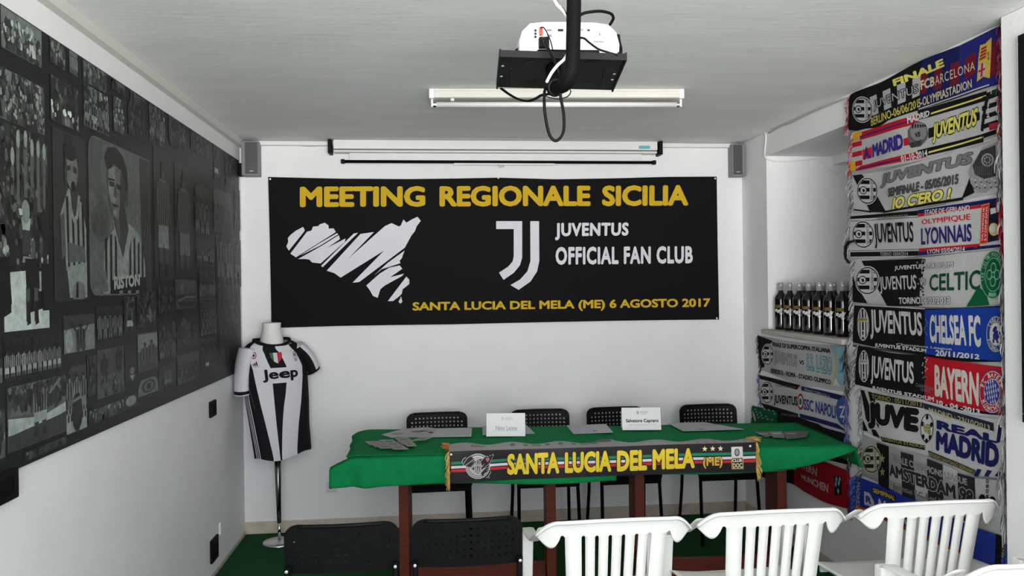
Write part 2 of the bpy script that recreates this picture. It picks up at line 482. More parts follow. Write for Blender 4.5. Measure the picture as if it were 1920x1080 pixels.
# ================================================================== THINGS ON THE BACK WALL
# --- banner
DK = rgb(12, 12, 14)
GOLD = rgb(200, 166, 38)
BW = rgb(214, 213, 220)
def banner():
    Y0 = YB - .012
    def pl(u, v): p = at_y(u, v, Y0); return (p.x, p.z)
    def bulge(x, z): return .006 * math.sin(x * 2.1 + 1) * math.sin((z - 1.35) * 3.1) + .003 * math.sin(x * 5.3 + z * 2)
    root = empty('banner', (.47, Y0, 1.35))
    def m3(x, z, h): return (x - .47, -h - .008 - bulge(x, z), z - 1.35)
    top = [(503, 332), (640, 335.5), (760, 336), (850, 335), (934, 333.5), (1040, 336.5), (1150, 334.5), (1250, 332), (1343, 331.5)]
    bot = [(509.5, 615), (640, 611), (760, 609), (850, 608), (934, 606), (1040, 603.5), (1150, 601.5), (1250, 600), (1347.5, 599)]
    T = [Vector(pl(*p)) for p in top]; B = [Vector(pl(*p)) for p in bot]
    def lerp(P, u):
        k = min(int(u * (len(P) - 1)), len(P) - 2); f = u * (len(P) - 1) - k
        return P[k].lerp(P[k + 1], f)
    mb = MB()
    def front(h):
        def fn(u, v):
            p = lerp(B, u).lerp(lerp(T, u), v)
            return m3(p.x, p.y, h)
        return fn
    mb.grid(front(0), 56, 14, 0, DK)
    mb.grid(front(-.003), 56, 14, 0, DK)
    s = Surf(pl, m3, .0008, .0003); s.mb = mb
    k = 3.6
    s.txt((562.5, 350), (797.5, 349), (797.5, 388), (562.5, 389), 'MEETING', GOLD, bold=.046)
    s.txt((824, 349), (1107, 348), (1107, 387), (824, 388), 'REGIONALE', GOLD, bold=.046)
    s.txt((1128.5, 348), (1290, 347), (1290, 386), (1128.5, 387), 'SICILIA', GOLD, bold=.046)
    s.txt((773.5, 566.5), (1331, 559), (1331, 580), (773.5, 587), 'SANTA LUCIA DEL MELA (ME) 6 AGOSTO 2017', GOLD, bold=.038)
    s.txt((1040, 418), (1179, 417), (1178, 449), (1040, 451), 'JUVENTUS', BW, bold=.046, space=1.1)
    s.txt((1041, 463), (1298.5, 461), (1298.5, 494), (1041, 497), 'OFFICIAL FAN CLUB', BW, bold=.042, space=1.1)
    s.jj(930, 415, 1011, 543.5, BW)
    s.isle(537, 406.7, 789, 569.5, BW)
    mb.build('print', 'banner', root)
    for u, v in ((934, 334), (1343, 596.5), (507, 336), (1340, 335), (513, 610)):
        e = MB(); p = pl(u, v); q = m3(p[0], p[1], .001)
        e.lathe([(.006, -.001), (.006, .001)], 10, o=(0, 0, 0))
        n = len(e.v)
        for i in range(n - 20, n):
            x, y, z = e.v[i]; e.v[i] = (q[0] + x, q[1] - z - .001, q[2] + y)
        e.build('eyelet', 'pin', root)
    tag(root, 'wide black event banner with gold heading and white emblem on the back wall', 'banner')
banner()

# --- roller projection screen
def screen():
    a, c = at_y(620, 276, YB - .04), at_y(1235, 278, YB - .04)
    x0, x1 = a.x, c.x
    z0, z1 = 2.490, 2.571
    root = empty('projection_screen', ((x0 + x1) / 2, YB - .05, z0))
    L = (x1 - x0) / 2
    b = MB(); b.box(-L + .022, L - .022, -.042, .046, .020, z1 - z0); b.box(-L + .022, L - .022, -.034, .046, 0, .015)
    b.build('housing', 'whitepaint', root, bevel=.006)
    b = MB(); b.box(-L + .025, L - .025, -.028, .03, .013, .022); b.build('groove', 'darkgrey', root)
    for s in (-1, 1):
        b = MB(); b.box(s * L - .012, s * L + .012, -.05, .048, -.010, z1 - z0 + .001); b.build('end_cap', 'blackplastic', root, bevel=.004)
    p, q = at_y(643, 303, YB - .045), at_y(1226, 305, YB - .045)
    xc = (x0 + x1) / 2
    b = MB(); b.tube([(p.x - xc, 0, p.z - z0), (q.x - xc, 0, q.z - z0)], .010, 12); b.build('weight_bar', 'blackmetal', root, smooth=True)
    for e in (p, q):
        b = MB(); b.box(e.x - xc - .012, e.x - xc + .012, -.014, .014, e.z - z0 - .014, e.z - z0 + .014); b.build('bar_cap', 'blackplastic', root, bevel=.004)
    b = MB(); b.box(-L + .12, L - .12, .010, .013, p.z - z0 + .006, .004); b.build('fabric', 'projwhite', root)
    b = MB(); b.box(-.30, .38, -.004, .006, p.z - z0 - .019, p.z - z0 - .009); b.build('pull_tab', 'whitepaint', root)
    r = at_y(940, 309, YB - .045)
    b = MB(); b.tube([(r.x - xc + .022 * math.cos(t), -.002, p.z - z0 - .012 - .024 * abs(math.sin(t))) for t in [PI + i * PI / 8 for i in range(9)]], .0022, 6); b.build('pull_loop', 'greycable', root)
    st0, st1 = at_y(1198, 273, YB - .095), at_y(1219, 279, YB - .095)
    b = MB(); b.box(st0.x - xc, st1.x - xc, -.0445, -.042, st1.z - z0, st0.z - z0); o = b.build('sticker', 'cyan', root); tag(o, 'small teal sticker')
    tag(root, 'white wall mounted roller projection screen with black end caps, rolled up', 'projection screen')
screen()

# --- loudspeakers in both upper corners
def speaker(x, w, side, label):
    z0, z1 = 2.335, 2.560
    y1 = YB - .001
    root = empty('loudspeaker', (x, y1, z0))
    b = MB(); b.box(-w / 2, w / 2, -.085, 0, 0, z1 - z0); b.build('cabinet', 'midgrey', root, bevel=.006)
    g0, g1 = (-w / 2 + .006, w / 2 - .026) if side > 0 else (-w / 2 + .026, w / 2 - .006)
    b = MB(); b.box(g0, g1, -.091, -.083, .012, z1 - z0 - .010); b.build('grille', 'darkgrey', root, bevel=.003)
    b = MB(); b.box((g0 + g1) / 2 - .012, (g0 + g1) / 2 + .012, -.0925, -.090, .026, .031); b.build('badge', 'silver', root)
    e0 = (w / 2 - .022) if side > 0 else (-w / 2 + .010)
    b = MB(); b.box(e0, e0 + .012, -.089, -.083, .004, z1 - z0 - .004); b.build('trim_strip', 'midgrey', root, bevel=.002)
    tag(root, label, 'loudspeaker', 'loudspeakers in the upper corners')
    return root
r = speaker(-1.150, .110, -1, 'small grey loudspeaker in the left upper corner beside the photo mural')
k = MB(); k.box(-.083, -.050, -.06, -.02, .0, .085); k.build('bracket', 'blackplastic', r, bevel=.004)
speaker(2.118, .095, 1, 'small grey loudspeaker in the right upper corner of the back wall')

def wire(name, pts, r, m, label, cat='cable'):
    b = MB()
    P = [Vector(p) for p in pts]
    out = []
    for i in range(len(P) - 1):                      # Catmull-Rom through the points
        p0, p1, p2, p3 = P[max(i - 1, 0)], P[i], P[i + 1], P[min(i + 2, len(P) - 1)]
        for k in range(6):
            t = k / 6
            out.append(.5 * ((2 * p1) + (p2 - p0) * t + (2 * p0 - 5 * p1 + 4 * p2 - p3) * t * t + (3 * p1 - p0 - 3 * p2 + p3) * t ** 3))
    out.append(P[-1])
    b.tube(out, r, 8)
    o = b.build(name, m, smooth=True)
    return tag(o, label, cat) if label else o
yb = YB - .006
wire('speaker_wire', [at_y(474, 271, yb), at_y(500, 272, yb), at_y(540, 271, yb), at_y(575, 274, yb), at_y(617, 273, yb)], .003, 'greycable', 'thin grey wire running from the left loudspeaker to the screen housing')
wire('speaker_wire', [at_y(1237, 270, yb), at_y(1280, 273, yb), at_y(1330, 273, yb), at_y(1372, 274, yb), at_y(1389, 270, yb)], .003, 'greycable', 'thin grey wire running from the screen housing to the right loudspeaker')
xr = XR - .006
wire('ceiling_wire', [at_x(1391, 271.5, xr), at_x(1410, 263, xr), at_x(1432, 250, xr), at_x(1436, 258, xr), at_x(1434, 284, xr), (XR - .006, NY1 - .012, 2.405), (2.25, NY1 - .008, 2.385), (2.40, NY1 - .008, 2.392), (2.52, NY1 - .008, 2.40), (2.56, NY1 - .02, 2.34), (2.64, NY1 - .05, 2.30)], .0045, 'whitecable', 'white wire looping from the ceiling corner into the wall recess')
wire('ceiling_wire', [at_x(1441, 249.5, xr), at_x(1465, 236, xr), at_x(1480, 231, xr), at_x(1530, 207, xr), at_x(1590, 182, xr)], .0045, 'greycable', 'grey wire along the ceiling edge toward the scarves')
# wall vent behind the table end
p = at_y(622, 912, YB)
root = empty('wall_vent', (p.x, YB, p.z - .04))
b = MB(); b.box(-.04, .04, -.006, 0, 0, .075); b.build('plate', 'whitepaint', root, bevel=.002)
for i in range(5):
    b = MB(); b.box(-.032, .032, -.008, -.005, .008 + i * .014, .013 + i * .014); b.build('slat', 'greycable', root)
tag(root, 'small white slotted wall plate low on the back wall beside the tablecloth', 'wall vent')

# ================================================================== LEFT WALL
def plate(u0, v0, u1, v1, label, d=.014):
    a, c = at_x(u0, v0, XL), at_x(u1, v1, XL)
    y0, y1, z0, z1 = min(a.y, c.y), max(a.y, c.y), min(a.z, c.z), max(a.z, c.z)
    root = empty('socket_plate', (XL, (y0 + y1) / 2, z0))
    b = MB(); b.box(0, d, -(y1 - y0) / 2, (y1 - y0) / 2, 0, z1 - z0); b.build('cover', 'blackplastic', root, bevel=.004)
    b = MB(); b.box(d - .001, d + .003, -(y1 - y0) * .28, (y1 - y0) * .28, (z1 - z0) * .2, (z1 - z0) * .8); b.build('switch', 'blackmetal', root, bevel=.002)
    tag(root, label, 'wall socket')
plate(391, 754, 402, 778, 'black wall switch plate below the right end of the photo mural')
plate(393, 1015, 406, 1043, 'black socket plate low on the left wall near the floor')
plate(-30, 898, 22, 932, 'large black wall plate directly under the photo mural at the picture edge', .022)
p = at_x(411, 993, XL)
root = empty('cable_clip', (XL, p.y, p.z - .03))
b = MB(); b.box(0, .012, -.012, .012, 0, .07); b.build('clip_body', 'whitepaint', root, bevel=.004)
tag(root, 'small white clip on the left wall above the lower black socket', 'cable clip')

# ================================================================== MURAL (photo collage)
def mural():
    X0 = XL + .012
    y0, y1, z0, z1 = 1.55, 5.185, 1.080, 2.433
    root = empty('photo_mural', (XL, (y0 + y1) / 2, z0))
    ym = (y0 + y1) / 2
    def pl(y, z): return (y, z)
    def m3(y, z, h): return (X0 - XL + h, y - ym, z - z0)
    mb = MB()
    BK = rgb(20, 23, 23)
    mb.box(.002, X0 - XL, y0 - ym, y1 - ym, 0, z1 - z0, 0, BK)
    s = Surf(pl, m3, .0006, .0003); s.mb = mb
    def Y(u, v): return at_x(u, v, X0).y
    R = random.Random(11)
    g = lambda v: (lambda w: rgb(w * .95, w * 1.02, w * .985))(v * (.80 + .26 * (v / 170) ** 2))
    class T:                                   # one photograph of the collage, drawn in a unit box (a to the right, b up)
        def __init__(t, u0, vt, vb, u1, shade, rad=.0, corners=''):
            a, c = at_x(u0, vt, X0), at_x(u0, vb, X0)
            t.ya, t.zt, t.zb = a.y, min(a.z, z1 - .004), max(c.z, z0 + .004)
            t.yb = Y(u1, 540)
            t.w, t.h = t.yb - t.ya, t.zt - t.zb
            r = .055
            pts = []
            for (cx, cy, k, a0) in ((0, 0, 'bl', PI), (1, 0, 'br', 1.5 * PI), (1, 1, 'tr', 0), (0, 1, 'tl', .5 * PI)):
                px, pz = t.ya + cx * t.w, t.zb + cy * t.h
                if k in corners:
                    ox = px + (r if cx == 0 else -r); oz = pz + (r if cy == 0 else -r)
                    pts += [(ox + r * math.cos(a0 + i * PI / 8), oz + r * math.sin(a0 + i * PI / 8)) for i in range(5)]
                else: pts.append((px, pz))
            s.poly(pts, g(shade), 1)
        def P(t, a, b): return (t.ya + min(max(a, .01), .99) * t.w, t.zb + min(max(b, .01), .99) * t.h)
        def poly(t, pts, v, L=3): s.poly([t.P(*p) for p in pts], g(v), L)
        def ell(t, a, b, ra, rb, v, L=3, n=10):
            s.poly([t.P(a + ra * math.cos(2 * PI * i / n), b + rb * math.sin(2 * PI * i / n)) for i in range(n)], g(v), L)
        def crowd(t, n, lo, hi, b0=0., b1=1., sz=1., asp=1.7):
            for i in range(int(n * 1.5)):
                r = R.uniform(.009, .020) * sz
                x, y, v = R.random(), R.uniform(b0, b1), R.uniform(lo, hi)
                t.ell(x, y, r / t.w, r * R.uniform(1.3, 1.3 + asp) / t.h, v * R.uniform(.5, 1), R.choice((2, 3, 4)), 7)
                t.ell(x + R.uniform(-.3, .3) * r / t.w, y + r * 1.6 / t.h, r * .55 / t.w, r * .7 / t.h, min(hi * 1.1, v * 1.3), R.choice((3, 4, 5)), 6)
        def smear(t, n, lo, hi):
            for i in range(n):
                t.ell(R.random(), R.random(), R.uniform(.1, .3), R.uniform(.1, .35), R.uniform(lo, hi), 2, 12)
        def man(t, a, b, w, h, skin=95, shirt=150, dark=28, shorts=150, stripes=5, legs=True, L=4, arms=0):
            """a standing footballer: feet at b, height h, shoulder width w"""
            q = lambda x, y: (a + x * w, b + y * h)
            hd = .072 * h
            t.poly([q(-.5, .82), q(-.2, .86), q(.2, .86), q(.5, .82), q(.42, .46), q(-.42, .46)], shirt, L)
            for k in range(stripes):
                x0 = -.42 + (k + .25) * .84 / stripes; x1 = x0 + .42 / stripes
                t.poly([q(x0, .84), q(x1, .84), q(x1 * .95, .47), q(x0 * .95, .47)], dark, L + 1)
            t.poly([q(-.42, .47), q(.42, .47), q(.46, .28), q(.04, .28), q(0, .36), q(-.04, .28), q(-.46, .28)], shorts, L + 1)
            if legs:
                for sx in (-1, 1):
                    t.poly([q(sx * .40, .28), q(sx * .10, .28), q(sx * .16, .02), q(sx * .34, .02)], skin, L)
                    t.poly([q(sx * .37, .15), q(sx * .13, .15), q(sx * .16, .0), q(sx * .40, .0)], dark, L + 1)
            for sx in (-1, 1):
                if arms: t.poly([q(sx * .40, .82), q(sx * .52, .78), q(sx * .86, 1.02), q(sx * .74, 1.05)], skin, L + 1)
                else: t.poly([q(sx * .42, .82), q(sx * .52, .80), q(sx * .66, .50), q(sx * .54, .48)], skin, L + 1)
            t.ell(a, b + .925 * h, .17 * w, .078 * h, skin, L + 1)
            t.ell(a, b + .962 * h, .18 * w, .048 * h, dark, L + 2)
        def team(t, n, b, h, rows=1, lo=110, hi=165):
            for r in range(rows):
                for i in range(n):
                    a = (i + .5 + .2 * (r % 2)) / n
                    t.man(a, b + r * h * .55, .8 / n, h, skin=R.uniform(80, 120), shirt=R.uniform(lo, hi), stripes=2, shorts=R.uniform(lo, hi), L=5 - 2 * (r > 0))
    # top row, cut by the mural's edge
    t = T(-190, -110, -20, -3, 60); t.crowd(60, 40, 110)
    t = T(0, 0, 86, 84, 118, corners='br'); t.poly([(0, 0), (0, .62), (.25, .5), (.6, .52), (.8, .62), (1, .2), (1, 0)], 78, 2); t.crowd(70, 45, 150, 0, .55); t.poly([(.72, .45), (.80, .5), (.84, .16), (.74, .14)], 165, 5); t.poly([(.36, .5), (.40, .5), (.39, .86), (.36, .86)], 60, 5)
    t = T(92, 68, 116, 127, 66, corners='bl'); t.crowd(60, 40, 125)
    t = T(129, 92, 134, 151, 110); t.team(4, .02, .8)
    t = T(154, 110, 150, 205, 78, corners='br'); t.crowd(70, 50, 120)
    t = T(208, 142, 166, 240, 48); t.crowd(40, 35, 90)
    t = T(243, 168, 190, 275, 56); t.crowd(40, 40, 95)
    t = T(278, 190, 224, 312, 52); t.crowd(50, 40, 105)
    t = T(315, 212, 262, 352, 40); t.crowd(50, 40, 95)
    t = T(356, 242, 280, 395, 44); t.crowd(50, 40, 90)
    t = T(399, 270, 338, 418, 46); t.man(.35, .05, .5, .7, 70, 90); t.crowd(30, 40, 80)
    t = T(421, 286, 346, 444, 50); t.crowd(40, 40, 85)
    # second row
    t = T(-190, 40, 165, -104, 70); t.crowd(90, 40, 120)
    t = T(-100, 72, 182, 88, 74, corners='tr'); t.crowd(330, 42, 128, sz=.75)
    t = T(93, 138, 224, 151, 44, corners='br'); t.crowd(60, 30, 90); t.crowd(14, 110, 170, 0, .2); t.poly([(.22, .72), (.28, .76), (.42, .52), (.36, .5)], 130, 5); t.ell(.88, .78, .05, .06, 150)
    t = T(155, 154, 234, 208, 70, corners='tr'); t.crowd(80, 40, 140); t.team(4, .05, .6, lo=90, hi=140)
    t = T(211, 178, 244, 237, 58); t.crowd(60, 40, 125, asp=3)
    t = T(239, 186, 250, 275, 36); t.smear(6, 30, 52); t.crowd(40, 34, 80)
    t = T(279, 202, 262, 313, 62); t.team(3, .05, .85, lo=85, hi=130); t.crowd(20, 60, 140)
    t = T(317, 224, 270, 350, 38); t.crowd(50, 30, 70); t.ell(.35, .2, .1, .15, 110)
    # big trophy picture
    t = T(-110, 180, 640, 92, 40, corners='bl')
    t.crowd(260, 26, 92, .48, .98); t.smear(8, 24, 50)
    for a, b0, b1, w in ((.66, .62, .97, .03), (.74, .66, .985, .035), (.81, .66, .95, .03), (.88, .60, .955, .032), (.95, .66, .95, .03), (.60, .66, .88, .03)):
        t.poly([(a - w * .5, b0), (a + w * .5, b0), (a + w * .7, b1 - .05), (a - w * .5, b1 - .05)], 92, 5); t.ell(a + .005, b1 - .035, .020, .045, 140, 6)
    t.poly([(.685, .56), (.79, .56), (.775, .50), (.70, .50)], 150, 6); t.ell(.735, .59, .045, .06, 128, 6); t.poly([(.66, .60), (.70, .60), (.70, .57), (.67, .57)], 165, 6)
    t.poly([(.70, .50), (.775, .50), (.79, .38), (.69, .38)], 62, 6); t.poly([(.70, .37), (.79, .37), (.80, .34), (.69, .34)], 120, 7)
    t.poly([(0, .32), (1, .32), (1, .02), (0, .02)], 24, 4)
    t.poly([(.56, .29), (.73, .30), (.74, .09), (.99, .12), (.99, .0), (.50, .0), (.50, .12), (.58, .14)], 168, 5)
    t.poly([(.72, .36), (.87, .36), (.88, .21), (.80, .22), (.73, .21)], 28, 7)
    for a in (.745, .835): t.poly([(a - .02, .22), (a + .025, .22), (a + .02, .07), (a + .005, .05), (a - .02, .05)], 82, 6); t.poly([(a - .015, .15), (a + .022, .15), (a + .03, .04), (a - .01, .03)], 30, 7)
    t.poly([(.44, .36), (.56, .36), (.57, .1), (.50, .08), (.44, .1)], 22, 7)
    t.poly([(.90, .34), (1, .34), (1, .1), (.91, .1)], 26, 7); t.poly([(.86, .30), (.90, .30), (.90, .2), (.87, .2)], 150, 6)
    t.crowd(30, 60, 150, .30, .45)
    # second big picture: shouting player
    t = T(97, 236, 566, 163, 52, corners='br')
    t.smear(5, 38, 66)
    t.poly([(.18, .50), (.42, .66), (.85, .60), (1, .44), (1, .22), (.72, .20), (.35, .18), (.30, .36)], 128, 3)
    for k in range(4): t.poly([(.36 + k * .16, .62 - .01 * k), (.43 + k * .16, .62 - .01 * k), (.46 + k * .16, .20), (.40 + k * .16, .20)], 30, 4)
    t.poly([(.42, .67), (.80, .64), (.72, .50), (.60, .46), (.50, .52)], 132, 5); t.poly([(.48, .68), (.74, .66), (.66, .52), (.60, .50), (.53, .56)], 62, 6)
    t.ell(.55, .78, .19, .115, 108, 6, 16); t.ell(.50, .885, .20, .05, 30, 7, 12); t.poly([(.40, .80), (.50, .81), (.50, .78), (.40, .77)], 48, 7); t.poly([(.58, .81), (.70, .80), (.70, .77), (.59, .77)], 50, 7); t.ell(.58, .685, .07, .035, 24, 8); t.ell(.36, .76, .04, .1, 62, 7)
    t.poly([(.40, .35), (.92, .33), (.92, .24), (.42, .23)], 90, 6)
    t.box = None
    t.poly([(.18, .50), (.30, .52), (.34, .28), (.22, .24)], 86, 5); t.poly([(.36, .20), (1, .24), (1, .02), (.44, .02)], 132, 5); t.ell(.72, .05, .22, .07, 108, 6); t.poly([(.62, .02), (.70, .02), (.70, .12), (.64, .10)], 30, 7)
    # the portrait
    t = T(164, 249, 555, 283, 96, corners='tlbl')
    t.smear(6, 80, 104); t.ell(.16, .46, .14, .12, 82, 2, 14); t.ell(.14, .45, .10, .08, 74, 3, 14); t.ell(.93, .55, .12, .3, 70, 2, 14); t.poly([(.80, 1), (1, 1), (1, 0), (.86, 0)], 56, 2)
    t.poly([(.18, .0), (.20, .28), (.30, .40), (.44, .50), (.62, .49), (.78, .43), (.88, .24), (.90, .0)], 132, 4)
    for k, x in enumerate((.215, .29, .365, .60, .675, .75, .82)):
        t.poly([(x, .36 + .03 * (k in (1, 2, 3, 4))), (x + .034, .38 + .03 * (k in (1, 2, 3, 4))), (x + .028, .05), (x - .006, .05)], 26, 5)
    t.poly([(.34, .50), (.40, .47), (.49, .26), (.60, .46), (.66, .47), (.55, .17), (.46, .17)], 136, 6)
    t.poly([(.35, .55), (.53, .60), (.59, .45), (.49, .25), (.42, .36), (.36, .47)], 62, 7); t.poly([(.37, .51), (.44, .50), (.455, .37), (.42, .36)], 86, 8)
    t.poly([(.27, .84), (.265, .70), (.295, .60), (.35, .52), (.42, .505), (.50, .555), (.55, .66), (.55, .78), (.48, .86), (.36, .88)], 100, 8)
    t.poly([(.28, .83), (.275, .70), (.305, .62), (.375, .60), (.385, .72), (.375, .85)], 124, 9); t.poly([(.47, .85), (.55, .77), (.55, .66), (.50, .56), (.425, .508), (.45, .60), (.455, .72)], 64, 9)
    t.poly([(.265, .82), (.225, .89), (.28, .965), (.40, .985), (.50, .945), (.575, .86), (.585, .72), (.57, .60), (.54, .65), (.54, .77), (.48, .84), (.36, .865), (.31, .83)], 25, 10)
    t.poly([(.28, .745), (.365, .748), (.36, .715), (.29, .713)], 46, 10); t.poly([(.40, .745), (.485, .735), (.48, .703), (.405, .71)], 38, 10); t.poly([(.27, .765), (.37, .768), (.37, .755), (.275, .75)], 34, 11)
    t.poly([(.37, .73), (.395, .73), (.41, .655), (.365, .645), (.345, .66)], 80, 10); t.poly([(.33, .605), (.425, .60), (.415, .586), (.34, .588)], 44, 10); t.ell(.365, .55, .035, .018, 120, 10); t.ell(.56, .67, .025, .05, 78, 11)
    t.poly([(.20, .0), (.28, .0), (.30, .10), (.90, .13), (.90, .0)], 24, 6)
    s.txt(t.P(.335, .125), t.P(.77, .15), t.P(.77, .065), t.P(.335, .035), 'RISTON', g(150), L=11, bold=.05)
    for x in (.42, .56, .70): t.poly([(x, .03), (x + .06, .032), (x + .06, .0), (x, .0)], 120, 9)
    t.poly([(.18, .16), (.22, .16), (.26, .03), (.19, .02)], 100, 7)
    # two striped players
    t = T(286, 272, 522, 325, 46); t.smear(4, 38, 56); t.man(.48, -.02, .62, .92, 70, 100, 30, 118, 5)
    t = T(326, 300, 506, 362, 40, corners='br'); t.smear(4, 36, 52); t.man(.52, -.16, .66, 1.08, 66, 96, 28, 96, 7)
    t = T(364, 344, 436, 394, 60, corners='trtl'); t.team(3, -.1, .8, lo=70, hi=105); t.crowd(20, 35, 80)
    t = T(399, 349, 432, 436, 82, corners='tltr'); t.ell(.5, .3, .45, .36, 56, 3, 14); t.crowd(40, 45, 80, 0, .6)
    t = T(438, 352, 430, 452, 62); t.crowd(20, 50, 80)
    t = T(366, 446, 498, 402, 50); t.team(3, .1, .6, lo=70, hi=110)
    t = T(404, 440, 538, 452, 54); t.team(3, .05, .9, lo=60, hi=95); t.crowd(30, 50, 85)
    # third row
    t = T(-120, 690, 745, 2, 50); t.crowd(60, 30, 110)
    t = T(5, 638, 718, 112, 50, corners='br'); t.crowd(40, 26, 44, .6, 1); t.team(11, -.02, .74, lo=110, hi=160)
    t = T(118, 592, 665, 176, 60, corners='bl'); t.poly([(0, .62), (1, .72), (1, .0), (0, 0)], 118, 2); t.man(.52, -.2, .34, .95, 50, 74, 30, 60, 3, arms=1); t.ell(.15, .32, .12, .3, 140, 3)
    t = T(180, 576, 642, 228, 44); t.team(5, -.05, .85, lo=80, hi=130)
    t = T(231, 556, 624, 252, 58); t.man(.5, -.1, .6, .9, 60, 100); t.crowd(16, 40, 110)
    t = T(255, 546, 616, 293, 46); t.crowd(50, 34, 80); t.poly([(.45, .3), (.62, .6), (.8, .25), (.7, .1)], 104, 4)
    t = T(295, 536, 598, 325, 42); t.crowd(50, 32, 74)
    t = T(328, 524, 580, 369, 78, corners='trbr'); t.poly([(0, .48), (1, .56), (1, .3), (0, .26)], 56, 2); t.poly([(.1, .3), (.5, .44), (.95, .40), (.95, .36), (.5, .38), (.12, .24)], 108, 4); t.poly([(.05, .24), (.95, .26), (.9, .06), (.2, .04)], 48, 4); t.poly([(.22, .5), (.36, .5), (.34, .84), (.24, .8)], 100, 3)
    t = T(372, 508, 563, 403, 74); t.crowd(24, 30, 70, .5, 1); t.team(5, .05, .55, lo=90, hi=120)
    t = T(406, 546, 590, 450, 44); t.crowd(40, 40, 62)
    # lower rows
    t = T(-110, 800, 905, 5, 60); t.crowd(60, 40, 120)
    t = T(12, 728, 852, 120, 82, corners='tr'); t.poly([(0, .55), (1, .40), (1, .62), (0, .70)], 96, 2); t.poly([(0, .52), (.55, .40), (1, .52), (1, .36), (.45, .24), (0, .26)], 152, 3); t.poly([(0, .25), (1, .34), (1, 0), (0, 0)], 62, 3); t.crowd(60, 50, 95, .66, 1); t.man(.52, .10, .26, .84, 62, 112, 40, 140, 5); t.poly([(.66, .76), (.70, .74), (.9, .95), (.86, .97)], 110, 6)
    t = T(122, 690, 818, 159, 60, corners='tl'); t.poly([(0, .3), (1, .3), (1, 0), (0, 0)], 140, 2); t.team(3, .18, .7, lo=80, hi=130); t.ell(.5, .3, .26, .3, 44, 7); t.poly([(.25, .50), (.75, .54), (.72, .49), (.27, .45)], 110, 8)
    t = T(162, 668, 745, 178, 36); t.crowd(16, 30, 70)
    t = T(181, 658, 750, 230, 84); t.poly([(0, 1), (1, 1), (1, .5), (0, .4)], 70, 2); t.man(.26, .3, .22, .6, 40, 46, 22, 40, 2); t.man(.78, .5, .26, .5, 46, 50, 24, 42, 2); t.crowd(16, 50, 100)
    t = T(233, 650, 720, 254, 40); t.ell(.6, .3, .2, .1, 110); t.poly([(.4, .18), (.8, .18), (.6, .02)], 128)
    t = T(257, 626, 700, 293, 76); t.poly([(0, .96), (1, .96), (1, .58), (0, .52)], 122, 2); t.man(.34, -.1, .36, .84, 60, 92, 50, 80, 2); t.man(.68, -.05, .36, .84, 60, 86, 48, 78, 2)
    t = T(296, 606, 680, 328, 42); t.crowd(30, 36, 80); t.team(3, .0, .5, lo=70, hi=100)
    t = T(330, 598, 655, 372, 42, corners='br'); t.crowd(40, 36, 76)
    t = T(374, 566, 640, 405, 50); t.team(5, .05, .5, 2, lo=60, hi=90)
    t = T(408, 596, 680, 450, 48); t.crowd(30, 40, 70); t.man(.3, -.1, .4, 1.0, 56, 66, 36, 64, 3)
    t = T(331, 668, 726, 371, 66, corners='br'); t.team(5, -.05, .7, lo=60, hi=90)
    t = T(374, 650, 706, 405, 38); t.crowd(24, 30, 62); t.man(.4, .1, .2, .6, 60, 90)
    # bottom strip
    t = T(45, 850, 866, 120, 58); t.crowd(50, 40, 105)
    t = T(165, 772, 798, 228, 52); t.crowd(80, 40, 115)
    t = T(232, 745, 770, 254, 60); t.ell(.5, .55, .4, .4, 128, 4)
    t = T(258, 715, 746, 294, 104, corners='tltr'); t.ell(.5, .5, .34, .42, 50, 4); t.ell(.5, .5, .24, .3, 104, 5); t.poly([(.40, .7), (.60, .7), (.60, .3), (.40, .3)], 46, 6)
    t = T(297, 690, 734, 327, 54); t.man(.5, -.05, .5, .95, 60, 100, 40, 110)
    mb.build('print', 'mural', root)
    tag(root, 'long black and white collage of football photographs covering the left wall', 'mural')
mural()

# ================================================================== TABLES AND CLOTHS
ZT = .765                                               # height of the cloth's top
FL, FR = at_z(664, 857, ZT), at_z(1604, 838, ZT)        # front corners of the run of tables
BL, BR = at_z(680, 806, ZT), at_z(1497, 793, ZT)
e1 = (FR - FL); LT = e1.length; e1 = e1 / LT
e2 = Vector((-e1.y, e1.x, 0))
WT = ((BL - FL).dot(e2) + (BR - FR).dot(e2)) / 2
ANG = math.atan2(e1.y, e1.x)
def tp(s, t, z): return FL + e1 * s + e2 * t + Vector((0, 0, z - ZT))
def front_s(u, v, off):                                 # distance along the table front of a pixel, on a plane off behind the front edge
    p = hit(u, v, tp(0, off, 0), e2); return (p - FL).dot(e1), p.z

LEG_T = .20
def table(s0, s1, legs, label):
    o = tp((s0 + s1) / 2, WT / 2, 0); o.z = 0
    root = empty('trestle_table', o, ANG)
    hw, hd = (s1 - s0) / 2, WT / 2
    b = MB(); b.box(-hw, hw, -hd, hd, .725, .757); b.build('table_top', 'wood', root, bevel=.004)
    sc = (s0 + s1) / 2
    for s in legs:
        x = s - sc
        b = MB(); b.box(x - .026, x + .026, -hd + LEG_T, -hd + LEG_T + .185, 0, .724); b.build('leg', 'wood', root, bevel=.004)
    b = MB(); b.box(legs[0] - sc + .027, legs[1] - sc - .027, -hd + LEG_T + .05, -hd + LEG_T + .08, .02, .135); b.build('stretcher', 'wood', root, bevel=.003)
    tag(root, label, 'table', 'tables under the green cloth')
ls = [front_s(u, 950, LEG_T)[0] for u in (757, 1033, 1200, 1467)]
table(.0, (ls[1] + ls[2]) / 2 - .004, ls[:2], 'red brown wooden table under the left half of the green cloth')
table((ls[1] + ls[2]) / 2 + .004, LT - .02, ls[2:], 'red brown wooden table under the right half of the green cloth, beside the scarves')

